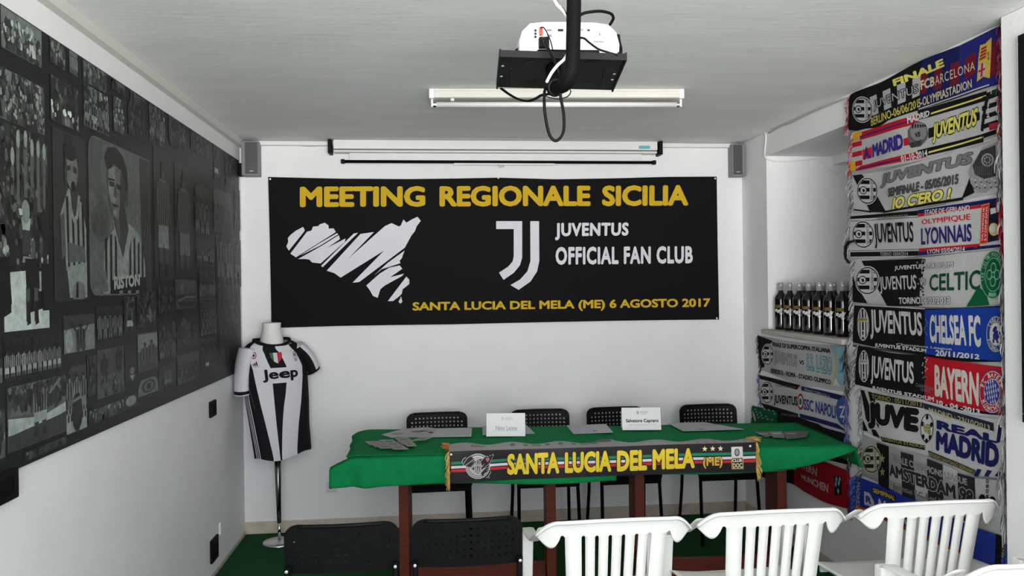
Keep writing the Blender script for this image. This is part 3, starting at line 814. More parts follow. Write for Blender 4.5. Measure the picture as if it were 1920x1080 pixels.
def rise(s, t): return .002 * math.sin(s * 9 + t * 4) * math.sin(t * 11)
SEAM = front_s(1156, 895, -.03)[0]
EDGE = sorted((((p - FL).dot(e2), (p - FL).dot(e1)) for p in (at_z(u, v, ZT) for u, v in ((700, 806), (686, 808), (672, 811.5), (660, 818), (661, 828), (656, 836), (657.5, 843), (651, 855)))))
def edge_s(t):
    if t <= EDGE[0][0]: return EDGE[0][1]
    for (a, sa), (c, sc) in zip(EDGE[:-1], EDGE[1:]):
        if t <= c: return sa + (sc - sa) * (t - a) / (c - a)
    return EDGE[-1][1]
def cloth_left():
    b = MB()
    th = .004
    zb = front_s(750, 909, -.02)[1]
    def top(u, v):
        s = u * SEAM; t = v * WT
        s = edge_s(t) * (1 - u) ** 3 + s * 1.0 if u < 1 else s
        z = ZT + .003 + rise(s, t)
        return tp(s, t, z)
    b.grid(top, 40, 28)
    def drop(u, v):                                       # front fall, with the loose corner flap at the left end
        s = -.115 + u * (SEAM + .115)
        fl = max(0, -s) / .115
        ztop = ZT + .003 - .050 * fl ** 1.2
        bul = .020 + .018 * math.sin(s * 7.5 + .6) * v + .02 * v + .028 * math.exp(-((s - .07) / .05) ** 2) * v ** .8 - .02 * math.exp(-((s - .0) / .03) ** 2) * v
        z = ztop * (1 - v) + (zb + .004 * math.sin(s * 5)) * v
        return tp(s, -bul - .018 * fl if v > 0 else -.010 * fl, z)
    b.grid(drop, 60, 10)
    def side(u, v):                                       # left fall, joining the flap
        t = u * WT
        k = math.exp(-t / .10)
        out = .012 + .02 * math.sin(t * 14) * v + .105 * k * (.55 + .45 * v) if v > 0 else .012 - .012 * math.sin(t * 14)
        if v == 0: return tp(edge_s(t), t, ZT + .003)
        return tp((edge_s(t) if k < .5 else 0) * (1 - v) - out * v, t - .02 * k * v, ZT - .150 * v)
    b.grid(side, 24, 8)
    o = b.build('tablecloth', 'felt', smooth=True, solid=th)
    tag(o, 'green felt cloth draped over the left table, hanging lower at the front left corner', 'tablecloth', 'green felt cloths')
def cloth_right():
    b = MB()
    z0 = front_s(1165, 893, -.03)[1]
    S0, S1 = SEAM - .05, LT
    zt = ZT - .002
    def lift(s): return max(0, (s - (LT - .42)) / .42)
    def top(u, v):
        s = S0 + u * (S1 - S0); t = v * WT
        sh = (BR - FL).dot(e1) - LT                        # the right end runs obliquely
        s += sh * v * u
        z = zt + rise(s, t) * .5
        return tp(s, t, z)
    b.grid(top, 40, 14)
    def drop(u, v):
        s = S0 + u * (S1 - S0)
        k = lift(s) ** 1.5
        z = zt * (1 - v) + (z0 * (1 - k) + (zt - .004) * k) * v
        t = -(.014 + .015 * math.sin(s * 8)) * v * (1 - k) - .025 * k * v
        return tp(s, t, z)
    b.grid(drop, 40, 8)
    def end(u, v):
        t = u * (WT - .04)
        sh = (BR - FL).dot(e1) - LT
        k = 1 - u
        return tp(LT + sh * t / WT + .010 * v + .015 * k * v, t - .02 * v * k, zt - .098 * v)
    b.grid(end, 16, 8)
    o = b.build('tablecloth', 'felt', smooth=True, solid=.004)
    tag(o, 'green felt cloth over the right table, its right corner flaring out toward the scarves', 'tablecloth', 'green felt cloths')
cloth_left(); cloth_right()

# ------------------------------------------------------------------ papers and cards lying on the cloth
ZP = ZT + .0085
def paper(pts, label, col, z=ZP, ink=(), name='paper_sheet', cat='paper', group='papers on the table'):
    P = [at_z(u, v, ZT) for u, v in pts]
    c = sum(P, Vector()) / len(P)
    root = empty(name, (c.x, c.y, z))
    b = MB()
    n = len(P)
    lo = [(p.x - c.x, p.y - c.y, 0) for p in P]; hi = [(p.x - c.x, p.y - c.y, .0012) for p in P]
    b.add(lo + hi, [tuple(range(n))[::-1], tuple(range(n, 2 * n))] + [(i, (i + 1) % n, n + (i + 1) % n, n + i) for i in range(n)], 0, col)
    s = Surf(lambda u, v: tuple(at_z(u, v, ZT))[:2], lambda x, y, h: (x - c.x, y - c.y, .0012 + h), .0003, .0002); s.mb = b
    for kind, *a in ink:
        if kind == 'q': s.q(*a)
        if kind == 'e': s.ell(*a)
    b.build('sheet', 'card', root)
    tag(root, label, cat, group)
PG = rgb(178, 178, 184)
paper([(715, 818), (757, 807), (800, 804), (832, 808), (790, 816), (735, 824)], 'loose white sheet leftmost in the fan of papers before the first chair', PG, ZP, [('e', 745, 817, 14, 2, grey(150), 1)])
paper([(736, 823), (800, 806), (850, 808), (806, 824)], 'printed sheet with dark marks in the middle of the left paper fan', rgb(170, 170, 176), ZP + .002, [('e', 782, 813, 12, 1.6, grey(110), 1), ('e', 808, 815, 5, 1.4, grey(40), 2), ('e', 795, 812, 9, .8, grey(70), 1)])
paper([(806, 824), (820, 807.5), (885, 806.5), (884, 823)], 'clean white sheet rightmost in the left paper fan', rgb(184, 185, 190), ZP + .004)
tk = [(702, 834.5, 27, 7), (728, 832, 27, 7), (757, 829, 26, 8), (712, 840, 27, 7), (737, 838.5, 27, 7), (762, 836, 24, 7), (722, 845, 27, 6), (747, 847, 28, 7), (768, 841.5, 18, 7), (792, 831.5, 25, 6)]
wh = ['back left', 'back middle', 'back right', 'left middle', 'centre', 'right middle', 'front', 'front left', 'front right', 'far right, tilted']
for k, (x, y, w, h) in enumerate(tk):
    sk = -5 if k < 9 else 8
    paper([(x - w / 2 + sk, y - h / 2), (x + w / 2 + sk, y - h / 2 - 1), (x + w / 2 - sk, y + h / 2 - 1), (x - w / 2 - sk, y + h / 2)], 'small beige flyer in the scattered cluster near the table\'s left end, %s' % wh[k], rgb(150, 148, 142), ZP + .0016 * k, [('q', (x - w / 4, y - 1.2), (x + w / 4, y - 1.6), (x + w / 4, y + .8), (x - w / 4, y + 1), grey(125), 1, 1, 1)], 'flyer', 'flyer', 'flyers at the left end')
paper([(904, 802), (987, 799.5), (1003, 816), (905, 819)], 'white sheet lying behind the left place card', PG)
paper([(1062, 800.5), (1136, 798), (1150, 814), (1075, 816.5)], 'white sheet between the two place cards', rgb(186, 187, 192), ZP, [('e', 1114, 811.5, 2, .8, grey(80), 1), ('e', 1118, 811, 1.6, .8, grey(60), 1)])
paper([(1252, 796), (1322, 794.5), (1395, 808), (1280, 811.5)], 'large white sheet to the right of the right place card', PG, ZP, [('e', 1316, 808, 6, .8, grey(120), 1), ('e', 1330, 800, 20, .8, grey(150), 1)])
for k, (P, c, w) in enumerate([([(1415, 813), (1447, 812.5), (1452, 819), (1436, 823)], 112, 'left'), ([(1440, 813), (1468, 812.5), (1472, 825), (1450, 824)], 128, 'middle'), ([(1466, 814), (1517, 813), (1512, 824), (1476, 828)], 104, 'right')]):
    u, v = P[0]
    paper(P, 'grey folded leaflet at the table\'s right end, %s one of three' % w, grey(c), ZP + .002 * k, [('q', (u + 6, v + 3), (u + 24, v + 2.5), (u + 26, v + 4.5), (u + 9, v + 5), grey(c + 55), 1, 1, 1)], 'leaflet', 'leaflet', 'leaflets at the right end')

def place_card(u0, u1, vt, vb, name, ink, label, sub):
    a, c = at_z(u0, vb, ZT), at_z(u1, vb - .5, ZT)
    o = (a + c) / 2; w = (c - a).length
    ang = math.atan2(c.y - a.y, c.x - a.x)
    root = empty('place_card', (o.x, o.y, ZP + .002), ang)
    hgt = .122
    b = MB(); WC = rgb(226, 226, 228)
    def sheet(y0, y1, c):
        b.hexa([(-w / 2, y0, 0), (w / 2, y0, 0), (w / 2, y0 + .0012, 0), (-w / 2, y0 + .0012, 0)], [(-w / 2, y1, hgt), (w / 2, y1, hgt), (w / 2, y1 + .0012, hgt), (-w / 2, y1 + .0012, hgt)], 0, c)
    sheet(0, .032, WC); sheet(.066, .034, WC)
    s = Surf(lambda x, y: (x, y), lambda x, z, h: (x, .032 * z / hgt - h, z), .0004, .0002); s.mb = b
    # drawing box: x -1..1, y 0 (bottom)..1
    f = lambda x, y: (x * w / 2, y * hgt)
    s.txt(f(-.52, .46), f(.58, .46), f(.58, .26), f(-.52, .26), name, ink, bold=.018) if len(name) < 12 else s.txt(f(-.80, .50), f(.88, .50), f(.88, .30), f(-.80, .30), name, ink, bold=.03)
    s.txt(f(-.66, .255), f(.72, .255), f(.72, .215), f(-.66, .215), sub, grey(165) if ink[0] > .2 else grey(120), bold=.0)
    j0, j1 = f(-.24, .84), f(-.13, .70)
    s.jj(j0[0], j0[1], j1[0], j1[1], ink)
    for k, tx in enumerate(('JUVENTUS', 'OFFICIAL FAN', 'CLUB')):
        s.txt(f(-.06, .84 - .05 * k), f(.36 - .1 * (k == 2), .84 - .05 * k), f(.36 - .1 * (k == 2), .805 - .05 * k), f(-.06, .805 - .05 * k), tx, ink if k == 0 else grey(150), bold=.01)
    b.build('card', 'card', root)
    tag(root, label, 'place card', 'place cards on the table')
place_card(912, 985, 779, 822, 'Nino Lenna', grey(165), 'left folded white place card with faint grey lettering on the table', 'Presidente Juventus Official Fan Club')
place_card(1167, 1240, 768, 810, 'Salvatore Capraro', grey(22), 'right folded white place card with bold black lettering on the table', 'Referente Regionale Juve Official Fan Club')

# ------------------------------------------------------------------ scarf laid over the table's front edge
def fringe_obj(root, pts, out, length, cols, n_per=1, r=.0022, drop=.8, name='fringe', m='knit', seed=1, curl=.012):
    """strands along the polyline pts, leaving in direction out and then hanging down"""
    R = random.Random(seed); b = MB()
    for p in pts:
        for k in range(n_per):
            L = length * R.uniform(.8, 1.15)
            d = Vector(out) + Vector((R.uniform(-.35, .35), R.uniform(-.35, .35), R.uniform(-.2, .2)))
            d.normalize()
            q = Vector(p) + Vector((R.uniform(-.003, .003), R.uniform(-.003, .003), R.uniform(-.004, .004)))
            P = [q]
            for i in range(5):
                t = (i + 1) / 5
                dd = (d * (1 - t * drop) + Vector((0, 0, -1)) * t * drop).normalized()
                P.append(P[-1] + dd * L / 5 + Vector((R.uniform(-1, 1), R.uniform(-1, 1), R.uniform(-.6, .6))) * curl * .3)
            b.tube(P, [r, r, r, r, r * .9, r * .5], 4, 0, R.choice(cols))
    return b.build(name, m, root)
def table_scarf():
    off = -.050
    P0 = tp(0, off, 0); nrm = -e2
    def pl(u, v): p = hit(u, v, P0, e2); return ((p - FL).dot(e1), p.z)
    sm = pl(1130, 866)[0]
    root = empty('draped_scarf', tp(sm, off, .61), ANG)
    zr = .61
    def bulge(s, z): return .004 * math.sin(s * 7) + .0025 * math.sin(s * 13 + z * 12)
    def m3(s, z, h): return (s - sm, -h - bulge(s, z), z - zr)
    b = MB()
    top = [(842, 847), (980, 842.5), (1130, 838), (1280, 833.5), (1417, 829)]
    bot = [(846, 906.5), (980, 899), (1130, 892.5), (1280, 888), (1417, 884)]
    T = [Vector(pl(*p)) for p in top]; B = [Vector(pl(*p)) for p in bot]
    def lp(P, u):
        k = min(int(u * 4), 3); return P[k].lerp(P[k + 1], u * 4 - k)
    DKS = rgb(27, 21, 24)
    for h in (0, -.005):
        b.grid(lambda u, v: m3(*lp(B, u).lerp(lp(T, u), v), h), 60, 6, 0, DKS)
    s = Surf(pl, m3, .0010, .0003, fine=(.03, .03)); s.mb = b
    G = lambda x, y: (820 + x / 5.333, 800 + y / 5.333)
    Hh = lambda x, y: (1160 + x / 6.4, 800 + y / 6.4)
    gr, wt, rd = rgb(22, 122, 88), rgb(212, 208, 214), rgb(190, 38, 44)
    # three stripes along the whole scarf, traced left end, emblem, letters, right end
    def stripe(y0, y1, col):
        xs = [(846, 0), (900, 1), (950, 2), (1160, 3), (1300, 4), (1416, 5)]
        yc = [(875.5, 873.5, 869.5, 864, 859.5, 856)[k] for _, k in xs]
        for (a, ya), (c, yb_) in zip([(x[0], y) for x, y in zip(xs, yc)][:-1], [(x[0], y) for x, y in zip(xs, yc)][1:]):
            s.q((a, ya + y0), (c, yb_ + y0), (c, yb_ + y1), (a, ya + y1), col, 1, 8, 1)
    stripe(-9.5, -4.2, gr); stripe(-1.6, 3.2, wt); stripe(5.0, 10.0, rd)
    YE = rgb(222, 196, 44)
    EDG = rgb(24, 18, 22)
    words = [('SANTA', 951, 1048.5, 851, 891, 846.5, 887.5), ('LUCIA', 1059, 1146, 847.5, 887, 844, 884.5), ('DEL', 1156.5, 1213, 844.5, 884, 843, 881.5), ('MELA', 1223.5, 1303, 842.5, 881, 840, 878)]
    for w, x0, x1, t0, b0, t1, b1 in words:
        s.txt((x0, t0), (x1, t1), (x1, b1), (x0, b0), w, YE, L=5, bold=.05, out=EDG, ob=.05)
    for x, y in ((1032, 266), (1125, 262), (1218, 260)): s.star(*Hh(x, y), 5.3, 5.6, rgb(232, 214, 170), 5)
    s.txt(Hh(1012, 372), Hh(1243, 352), Hh(1243, 494), Hh(1014, 505), '(ME)', rgb(216, 176, 60), L=5, bold=.03, out=EDG, ob=.05)
    s.q(Hh(1346, 240), Hh(1482, 236), Hh(1492, 502), Hh(1352, 507), rgb(198, 178, 112), 3)
    s.q(Hh(1348, 242), Hh(1480, 238), Hh(1484, 366), Hh(1350, 370), rgb(206, 204, 208), 4)
    s.q(Hh(1358, 378), Hh(1478, 374), Hh(1484, 492), Hh(1360, 497), rgb(20, 16, 18), 4)
    s.txt(Hh(1360, 384), Hh(1472, 381), Hh(1474, 418), Hh(1360, 422), 'CLUB', rgb(220, 214, 200), L=6, bold=.04)
    s.txt(Hh(1364, 434), Hh(1476, 430), Hh(1480, 488), Hh(1366, 492), 'DOC', rgb(214, 198, 150), L=6, bold=.04)
    s.ell(*Hh(1415, 306), 5, 7.2, grey(40), 5); s.ell(*Hh(1415, 304), 3.6, 5.4, grey(190), 6)
    for k in (-2.2, 0, 2.2):
        x, y = Hh(1415, 300); s.q((x + k - .5, y - 6), (x + k + .5, y - 6), (x + k + .5, y + 6), (x + k - .5, y + 6), grey(40), 7, 1, 1)
    # round badge with the island across it
    cx, cy = G(405, 397)
    for r, c in ((1.0, 195), (.93, 60), (.88, 190), (.80, 70), (.75, 178)): s.ell(cx, cy, 23.5 * r, 23.8 * r, grey(c), 2 + [1., .93, .88, .80, .75].index(r))
    s.ell(cx, cy, 21.5, 21.8, rgb(70, 130, 110), 7, 12, a0=-2.6, a1=-.5); s.ell(cx, cy, 19.5, 19.8, grey(205), 8, 12, a0=-2.7, a1=-.45); s.ell(cx, cy, 17.5, 17.6, rgb(200, 140, 140), 9, 12, a0=-2.6, a1=-.5); s.ell(cx, cy, 15.6, 15.6, grey(178), 10, 24)
    x0, y0, x1, y1 = cx - 29, cy - 22, cx + 29, cy + 22
    s.isle(x0 - .9, y0 - .9, x1 + .9, y1 + .9, grey(200), 11)
    s.isle(x0, y0, x1, y1, rgb(34, 26, 32), 12)
    s.badge(cx, cy + 1, 7.2, 13.5, L=13, paper=grey(180))
    hx, hy = G(503, 332)
    s.ell(hx - 1.5, hy - 1.5, 2.1, 2.3, rgb(190, 95, 105), 14); s.ell(hx + 1.5, hy - 1.5, 2.1, 2.3, rgb(190, 95, 105), 14); s.poly([(hx - 3.4, hy - .6), (hx + 3.4, hy - .6), (hx, hy + 4.6)], rgb(190, 95, 105), 14)
    b.build('front_face', 'satin', root)
    # the part lying flat on the cloth
    b = MB()
    iz = ZT + .0075
    def top3(u, v): p = at_z(u, v, ZT); q = p - tp(sm, off, ZT); return (q.dot(e1), q.dot(e2), iz - zr)
    GY = rgb(146, 146, 146)
    us = [842, 858, 930, 1000, 1130, 1200, 1280, 1416]
    def vt(u): return 836.5 - (u - 842) / 574 * 9.5 + 1.2 * math.sin(u * .07) + (-2.5 if 1120 < u < 1150 else 0)
    def vb_(u): return 846.2 - (u - 842) / 574 * 17.0
    def f(uu, v):
        u = 842 + uu * 574
        p = Vector(top3(u, vb_(u))).lerp(Vector(top3(u, vt(u))), v)
        y = p.y
        p.z += .004 * math.sin(uu * 40) * v + .003
        if v == 0: return m3(*lp(T, uu), 0)
        return p
    b.grid(f, 70, 4, 0, lambda u, v: grey(70) if (.20 < u < .52 and math.sin(u * 160) > .1 and .2 < v < .85) else (grey(52) if .46 < u < .53 and v > .5 else (grey(95) if (.07 < u < .11 and .3 < v < .7) else (rgb(120, 112, 100) if u > .8 and math.sin(u * 210 + v * 9) > .4 else GY))))
    b.grid(lambda uu, v: Vector(f(uu, v)) - Vector((0, 0, .004 if v > 0 else 0)), 70, 4, 0, GY)
    b.build('top_face', 'satin', root)
    GF = [rgb(196, 158, 84), rgb(212, 178, 104), rgb(176, 136, 66)]
    z0, z1 = B[0].y, T[0].y
    fringe_obj(root, [m3(T[0].x - .001, z0 + (z1 - z0) * k / 26, .001) for k in range(27)], (-.5, -.3, -1), .042, GF, 2, drop=1, seed=3, m='satin')
    z0, z1 = B[4].y, T[4].y
    fringe_obj(root, [m3(T[4].x + .001, z0 + (z1 - z0) * k / 26, .001) for k in range(27)], (.5, -.3, -1), .046, GF, 2, drop=1, seed=4, m='satin')
    fringe_obj(root, [tuple(Vector(top3(842, 846)).lerp(Vector(top3(842, 837)), k / 8) + Vector((0, 0, .006))) for k in range(9)], (-1, .0, .1), .035, [rgb(170, 104, 48), rgb(196, 150, 88)], 2, drop=.1, seed=5, m='satin')
    fringe_obj(root, [tuple(Vector(top3(1412, 829.5)).lerp(Vector(top3(1400, 827)), k / 8) + Vector((0, 0, .007))) for k in range(9)], (1, .1, .05), .05, GF, 2, drop=.1, seed=6, m='satin')
    for u, v in ((845.8, 852), (1406, 836)):
        pb = MB(); q = m3(*pl(u, v), .002)
        pb.lathe([(.0055, 0), (.0055, .002), (.002, .004)], 10)
        for i in range(len(pb.v) - 30, len(pb.v)):
            x, y, z = pb.v[i]; pb.v[i] = (q[0] + x, q[1] - z, q[2] + y)
        pb.build('pin', 'pin', root)
    tag(root, 'black supporters scarf with yellow lettering, tricolour stripes and gold fringe along the table front', 'scarf')
table_scarf()

# ================================================================== BLACK PERFORATED CHAIRS
def holed_plate(w, h, cols, rows, r, corner, skip=(), margin=(.0, .0)):
    """plate in (x, y), x in -w/2..w/2, y in 0..h, round holes on a grid, rounded corners"""
    b = MB()
    mx, my = margin
    pw, ph = (w - 2 * mx) / cols, (h - 2 * my) / rows
    X = [-w / 2] + ([-w / 2 + mx] if mx else []) + [-w / 2 + mx + pw * (i + 1) for i in range(cols)] + ([w / 2] if mx else [])
    Yv = [0] + ([my] if my else []) + [my + ph * (j + 1) for j in range(rows)] + ([h] if my else [])
    vs, fs = [], []
    idx = {}
    def vid(x, y):
        k = (round(x, 5), round(y, 5))
        if k not in idx: idx[k] = len(vs); vs.append([x, y])
        return idx[k]
    for i in range(len(X) - 1):
        for j in range(len(Yv) - 1):
            x0, x1, y0, y1 = X[i], X[i + 1], Yv[j], Yv[j + 1]
            ci, cj = i - (1 if mx else 0), j - (1 if my else 0)
            if 0 <= ci < cols and 0 <= cj < rows and (ci, cj) not in skip:
                xm, ym = (x0 + x1) / 2, (y0 + y1) / 2
                ring = [(x1, ym), (x1, y1), (xm, y1), (x0, y1), (x0, ym), (x0, y0), (xm, y0), (x1, y0)]
                o = [vid(*p) for p in ring]
                n = []
                for k in range(8):
                    t = k * PI / 4
                    n.append(len(vs)); vs.append([xm + r * math.cos(t), ym + r * math.sin(t)])
                for k in range(8): fs.append((o[k], o[(k + 1) % 8], n[(k + 1) % 8], n[k]))
            else:
                xm, ym = (x0 + x1) / 2, (y0 + y1) / 2
                c = vid(xm, ym)
                ring = [vid(*p) for p in [(x1, ym), (x1, y1), (xm, y1), (x0, y1), (x0, ym), (x0, y0), (xm, y0), (x1, y0)]]
                for k in range(8): fs.append((ring[k], ring[(k + 1) % 8], c))
    for v in vs:                                           # pull the corners into arcs
        for sx in (-1, 1):
            for (yc, s) in ((h - corner[0], 1), (corner[1], -1)):
                cr = corner[0] if s > 0 else corner[1]
                if cr <= 0: continue
                dx = sx * v[0] - (w / 2 - cr); dy = s * (v[1] - yc)
                if dx > 0 and dy > 0:
                    d = max(dx, dy); l = math.hypot(dx, dy)
                    if l > 1e-9:
                        k = d / l
                        v[0] = sx * (w / 2 - cr + dx * k); v[1] = yc + s * dy * k
    return vs, fs
def make_chair():
    root = empty('perforated_chair')
    # backrest
    vs, fs = holed_plate(.388, .175, 14, 5, .0062, (.045, .018), skip=((0, 4), (13, 4)), margin=(.023, .025))
    b = MB()
    def bk(x, y):
        z = .625 + y * .97
        yy = -.205 - .20 * (y) ** 1.0 * .55 + .55 * x * x
        return (x, yy, z)
    b.add([bk(*v) for v in vs], fs)
    b.build('backrest', 'blackplastic', root, solid=.009, merge=True)
    # rolled top edge of the backrest
    b = MB(); b.tube([bk(-.149 + .298 * i / 14, .170) for i in range(15)], .0075, 8); b.build('rim', 'blackplastic', root, smooth=True)
    # seat
    vs, fs = holed_plate(.40, .37, 12, 10, .006, (.03, .05), margin=(.04, .05))
    b = MB()
    def st(x, y):
        yy = -.175 + y
        z = .445 - .018 * max(0, 1 - (x / .19) ** 2) * max(0, 1 - ((yy - .0) / .2) ** 2)
        fr = max(0, yy - .15) / .045
        if fr > 0: z -= .040 * min(1, fr) ** 1.6; yy -= .010 * min(1, fr) ** 2
        return (x, yy, z)
    b.add([st(*v) for v in vs], fs)
    b.build('seat', 'blackplastic', root, solid=.008, merge=True)
    b = MB(); b.box(-.19, .19, .168, .183, .385, .418); b.build('front_rail', 'blackplastic', root, bevel=.006)
    for sx in (-1, 1):
        b = MB(); b.tube([(sx * .178, .16, .43), (sx * .179, .168, .40), (sx * .186, .215, 0)], .0105, 10); b.build('leg', 'blackmetal', root, smooth=True)
        b = MB(); b.tube([(sx * .182, -.222, .655), (sx * .181, -.200, .56), (sx * .180, -.190, .44), (sx * .184, -.205, .25), (sx * .192, -.245, 0)], .0105, 10); b.build('leg', 'blackmetal', root, smooth=True)
        b = MB(); b.tube([(sx * .179, -.19, .425), (sx * .179, .165, .425)], .010, 8); b.build('side_rail', 'blackmetal', root, smooth=True)
        b = MB(); b.lathe([(.0055, 0), (.0055, .002), (.003, .0035)], 10)
        b.v = [(sx * .182 + x, -.2335 - z, .645 + y) for x, y, z in b.v]
        b.build('screw', 'silver', root)
    return root
proto = make_chair()
GC = 'black chairs behind the table'
first = True
def put_chair(p, rz, label, group):
    global first
    o = proto if first else copy_tree(proto)
    first = False
    o.location = p; o.rotation_euler = (0, 0, rz)
    tag(o, label, 'chair', group)
for u, rz, lb in ((820.5, 0.02, 'leftmost black perforated chair behind the table, behind the fan of papers'),
                  (1009.5, -.01, 'second black perforated chair behind the table, right of the left place card'),
                  (1151, .0, 'third black perforated chair behind the table, partly hidden by the right place card'),
                  (1321.5, -.02, 'rightmost black perforated chair behind the table, beside the large sheet')):
    q = at_y(u, 790, 5.085)
    put_chair((q.x, 5.085 - .255, 0), PI + rz, lb, GC)
GF_ = 'black chairs in the front row'
for u, lb, rz in ((639, 'black perforated chair leftmost in the front row, seen from behind near the mannequin stand', .0), (877, 'second black perforated chair in the front row, beside the white chairs', .0)):
    q = at_y(u, 1020, 2.70)
    put_chair((q.x, 2.70 + .235, 0), rz, lb, GF_)

# ================================================================== WHITE MOULDED CHAIRS
def make_white():
    root = empty('plastic_armchair')
    XS, ZS_ = 1.10, .897
    def done(b):
        b.v = [(x * XS, y, z * ZS_) for x, y, z in b.v]
        return b
    ztop = .865
    def by(z): return -.215 - .075 * max(0, (z - .44)) / .42
    def B(x, z, d=0):
        ax = abs(x)
        y = by(z) + .45 * x * x + (max(0, ax - .16) / .10) ** 1.8 * .030
        return (x, y + d, z)
    b = MB()
    pit, hw = .0435, .0060
    slot = [(i - 2.5) * pit for i in range(6)]
    zs = ztop - .070
    xs = set([-.252 + i * .008 for i in range(0)])
    X = []
    def ztopf(x):
        ax = abs(x)
        z = ztop - .010 * (ax / .2) ** 2
        if ax > .19: z -= .056 * min(1, (ax - .19) / .072) ** 2.0
        return z
    def zlow(x):
        ax = abs(x)
        for sc in slot:
            if abs(x - sc) <= hw + 1e-6: return zs - hw + math.sqrt(max(0, hw * hw - (x - sc) ** 2))
        if ax <= .168: return zs - hw
        t = (ax - .168) / .094
        # notch, then the dipping ear, then its tip
        if t < .12: return zs - hw + .010 * math.sin(t / .12 * PI / 2)
        u = (t - .12) / .88
        return (zs + .003) * (1 - u) + (ztopf(x) - .004) * u - .078 * math.sin(u ** .8 * PI) ** 1.0
    for sc in slot: X += [sc - hw + 2 * hw * k / 6 for k in range(7)]
    X += [-.168, .168, -.140, .140]
    for k in range(1, 17):
        X += [s * (.168 + .094 * k / 16) for s in (-1, 1)]
    X = sorted(set(round(x, 5) for x in X))
    nv = 10
    for i in range(len(X) - 1):
        for j in range(nv):
            p = []
            for (x, v) in ((X[i], j / nv), (X[i + 1], j / nv), (X[i + 1], (j + 1) / nv), (X[i], (j + 1) / nv)):
                z = zlow(x) * (1 - v) + ztopf(x) * v
                bow = -.012 * v * v
                p.append(B(x, z, bow))
            b.add(p, [(0, 1, 2, 3)])
    # rolled lip along the top
    for i in range(len(X) - 1):
        def lip(x, k):
            z = ztopf(x); dy, dz = ((-.012, 0), (-.017, .003), (-.026, .002), (-.032, -.005))[k]
            return B(x, z, dy)[:2] + (z + dz,)
        for k in range(3): b.add([lip(X[i], k), lip(X[i + 1], k), lip(X[i + 1], k + 1), lip(X[i], k + 1)], [(0, 1, 2, 3)])
    # slats
    edges = [-.168] + sum([[sc - hw, sc + hw] for sc in slot], []) + [.168]
    zb = .47
    for k in range(0, len(edges), 2):
        x0, x1 = edges[k], edges[k + 1]
        xs_ = [x for x in X if x0 - 1e-6 <= x <= x1 + 1e-6]
        for q in range(len(xs_) - 1):
            for r_ in range(10):
                b.add([B(x * (.93 + .07 * v), zb + (zs - hw - zb) * v) for x, v in ((xs_[q], r_ / 10), (xs_[q + 1], r_ / 10), (xs_[q + 1], (r_ + 1) / 10), (xs_[q], (r_ + 1) / 10))], [(0, 1, 2, 3)])
    b.grid(lambda u, v: B(-.157 + .314 * u, .415 + .055 * v), 24, 2)
    done(b).build('backrest', 'whiteplastic', root, smooth=True, solid=.006, merge=True, offset=-1)
    b = MB()
    def seat(u, v):
        x = (-.235 + .47 * u) * (.80 + .20 * v); y = -.205 + .44 * v
        z = .435 - .028 * math.sin(u * PI) ** .8 * (1 - .4 * v) - (.030 * ((v - .86) / .14) ** 2 if v > .86 else 0) + (.012 if v < .05 else 0)
        return (x, y, z)
    b.grid(seat, 20, 20)
    done(b).build('seat', 'whiteplastic', root, smooth=True, solid=.006)
    b = MB(); b.box(-.19, .19, .205, .222, .37, .412); done(b).build('apron', 'whiteplastic', root, bevel=.005)
    for s in (-1, 1):
        b = MB()
        b.tube([(s * .226, -.175, .795), (s * .232, -.120, .752), (s * .238, -.04, .700), (s * .240, .07, .682), (s * .240, .17, .676), (s * .239, .215, .656)], [.020, .021, .022, .023, .023, .020], 12, flat=.28)
        done(b).build('armrest', 'whiteplastic', root, smooth=True)
        b = MB()
        def prof(z, xo, yo, w): return [(s * (xo - w * .5), yo - w * .55, z), (s * (xo + w * .5), yo - w * .55, z), (s * (xo + w * .5), yo + w * .55, z), (s * (xo - w * .5), yo + w * .55, z)]
        b.hexa(prof(0, .240, .262, .028), prof(.664, .239, .205, .044)); done(b).build('leg', 'whiteplastic', root, bevel=.007)
        b = MB(); b.hexa(prof(0, .232, -.335, .030), prof(.45, .200, -.205, .050)); done(b).build('leg', 'whiteplastic', root, bevel=.007)
    return root
wp = make_white()
wl = [(1157, 990, 2.72, .0, 'first white plastic armchair, next to the black front row chair'), (1457, 990, 2.74, .0, 'second white plastic armchair, between two other white chairs'),
      (1757, 975, 2.76, .0, 'third white plastic armchair, in front of the hanging scarf column')]
wl.append((1995, 1060, 2.12, .0, 'white plastic armchair in the row behind, only its top edge showing at the picture bottom'))
for k, (u, v, y, rz, lb) in enumerate(wl):
    q = at_y(u, v, y)
    o = wp if k == 0 else copy_tree(wp)
    o.location = (q.x, y + .285, 0); o.rotation_euler = (0, 0, rz)
    tag(o, lb, 'chair', 'white plastic armchairs')

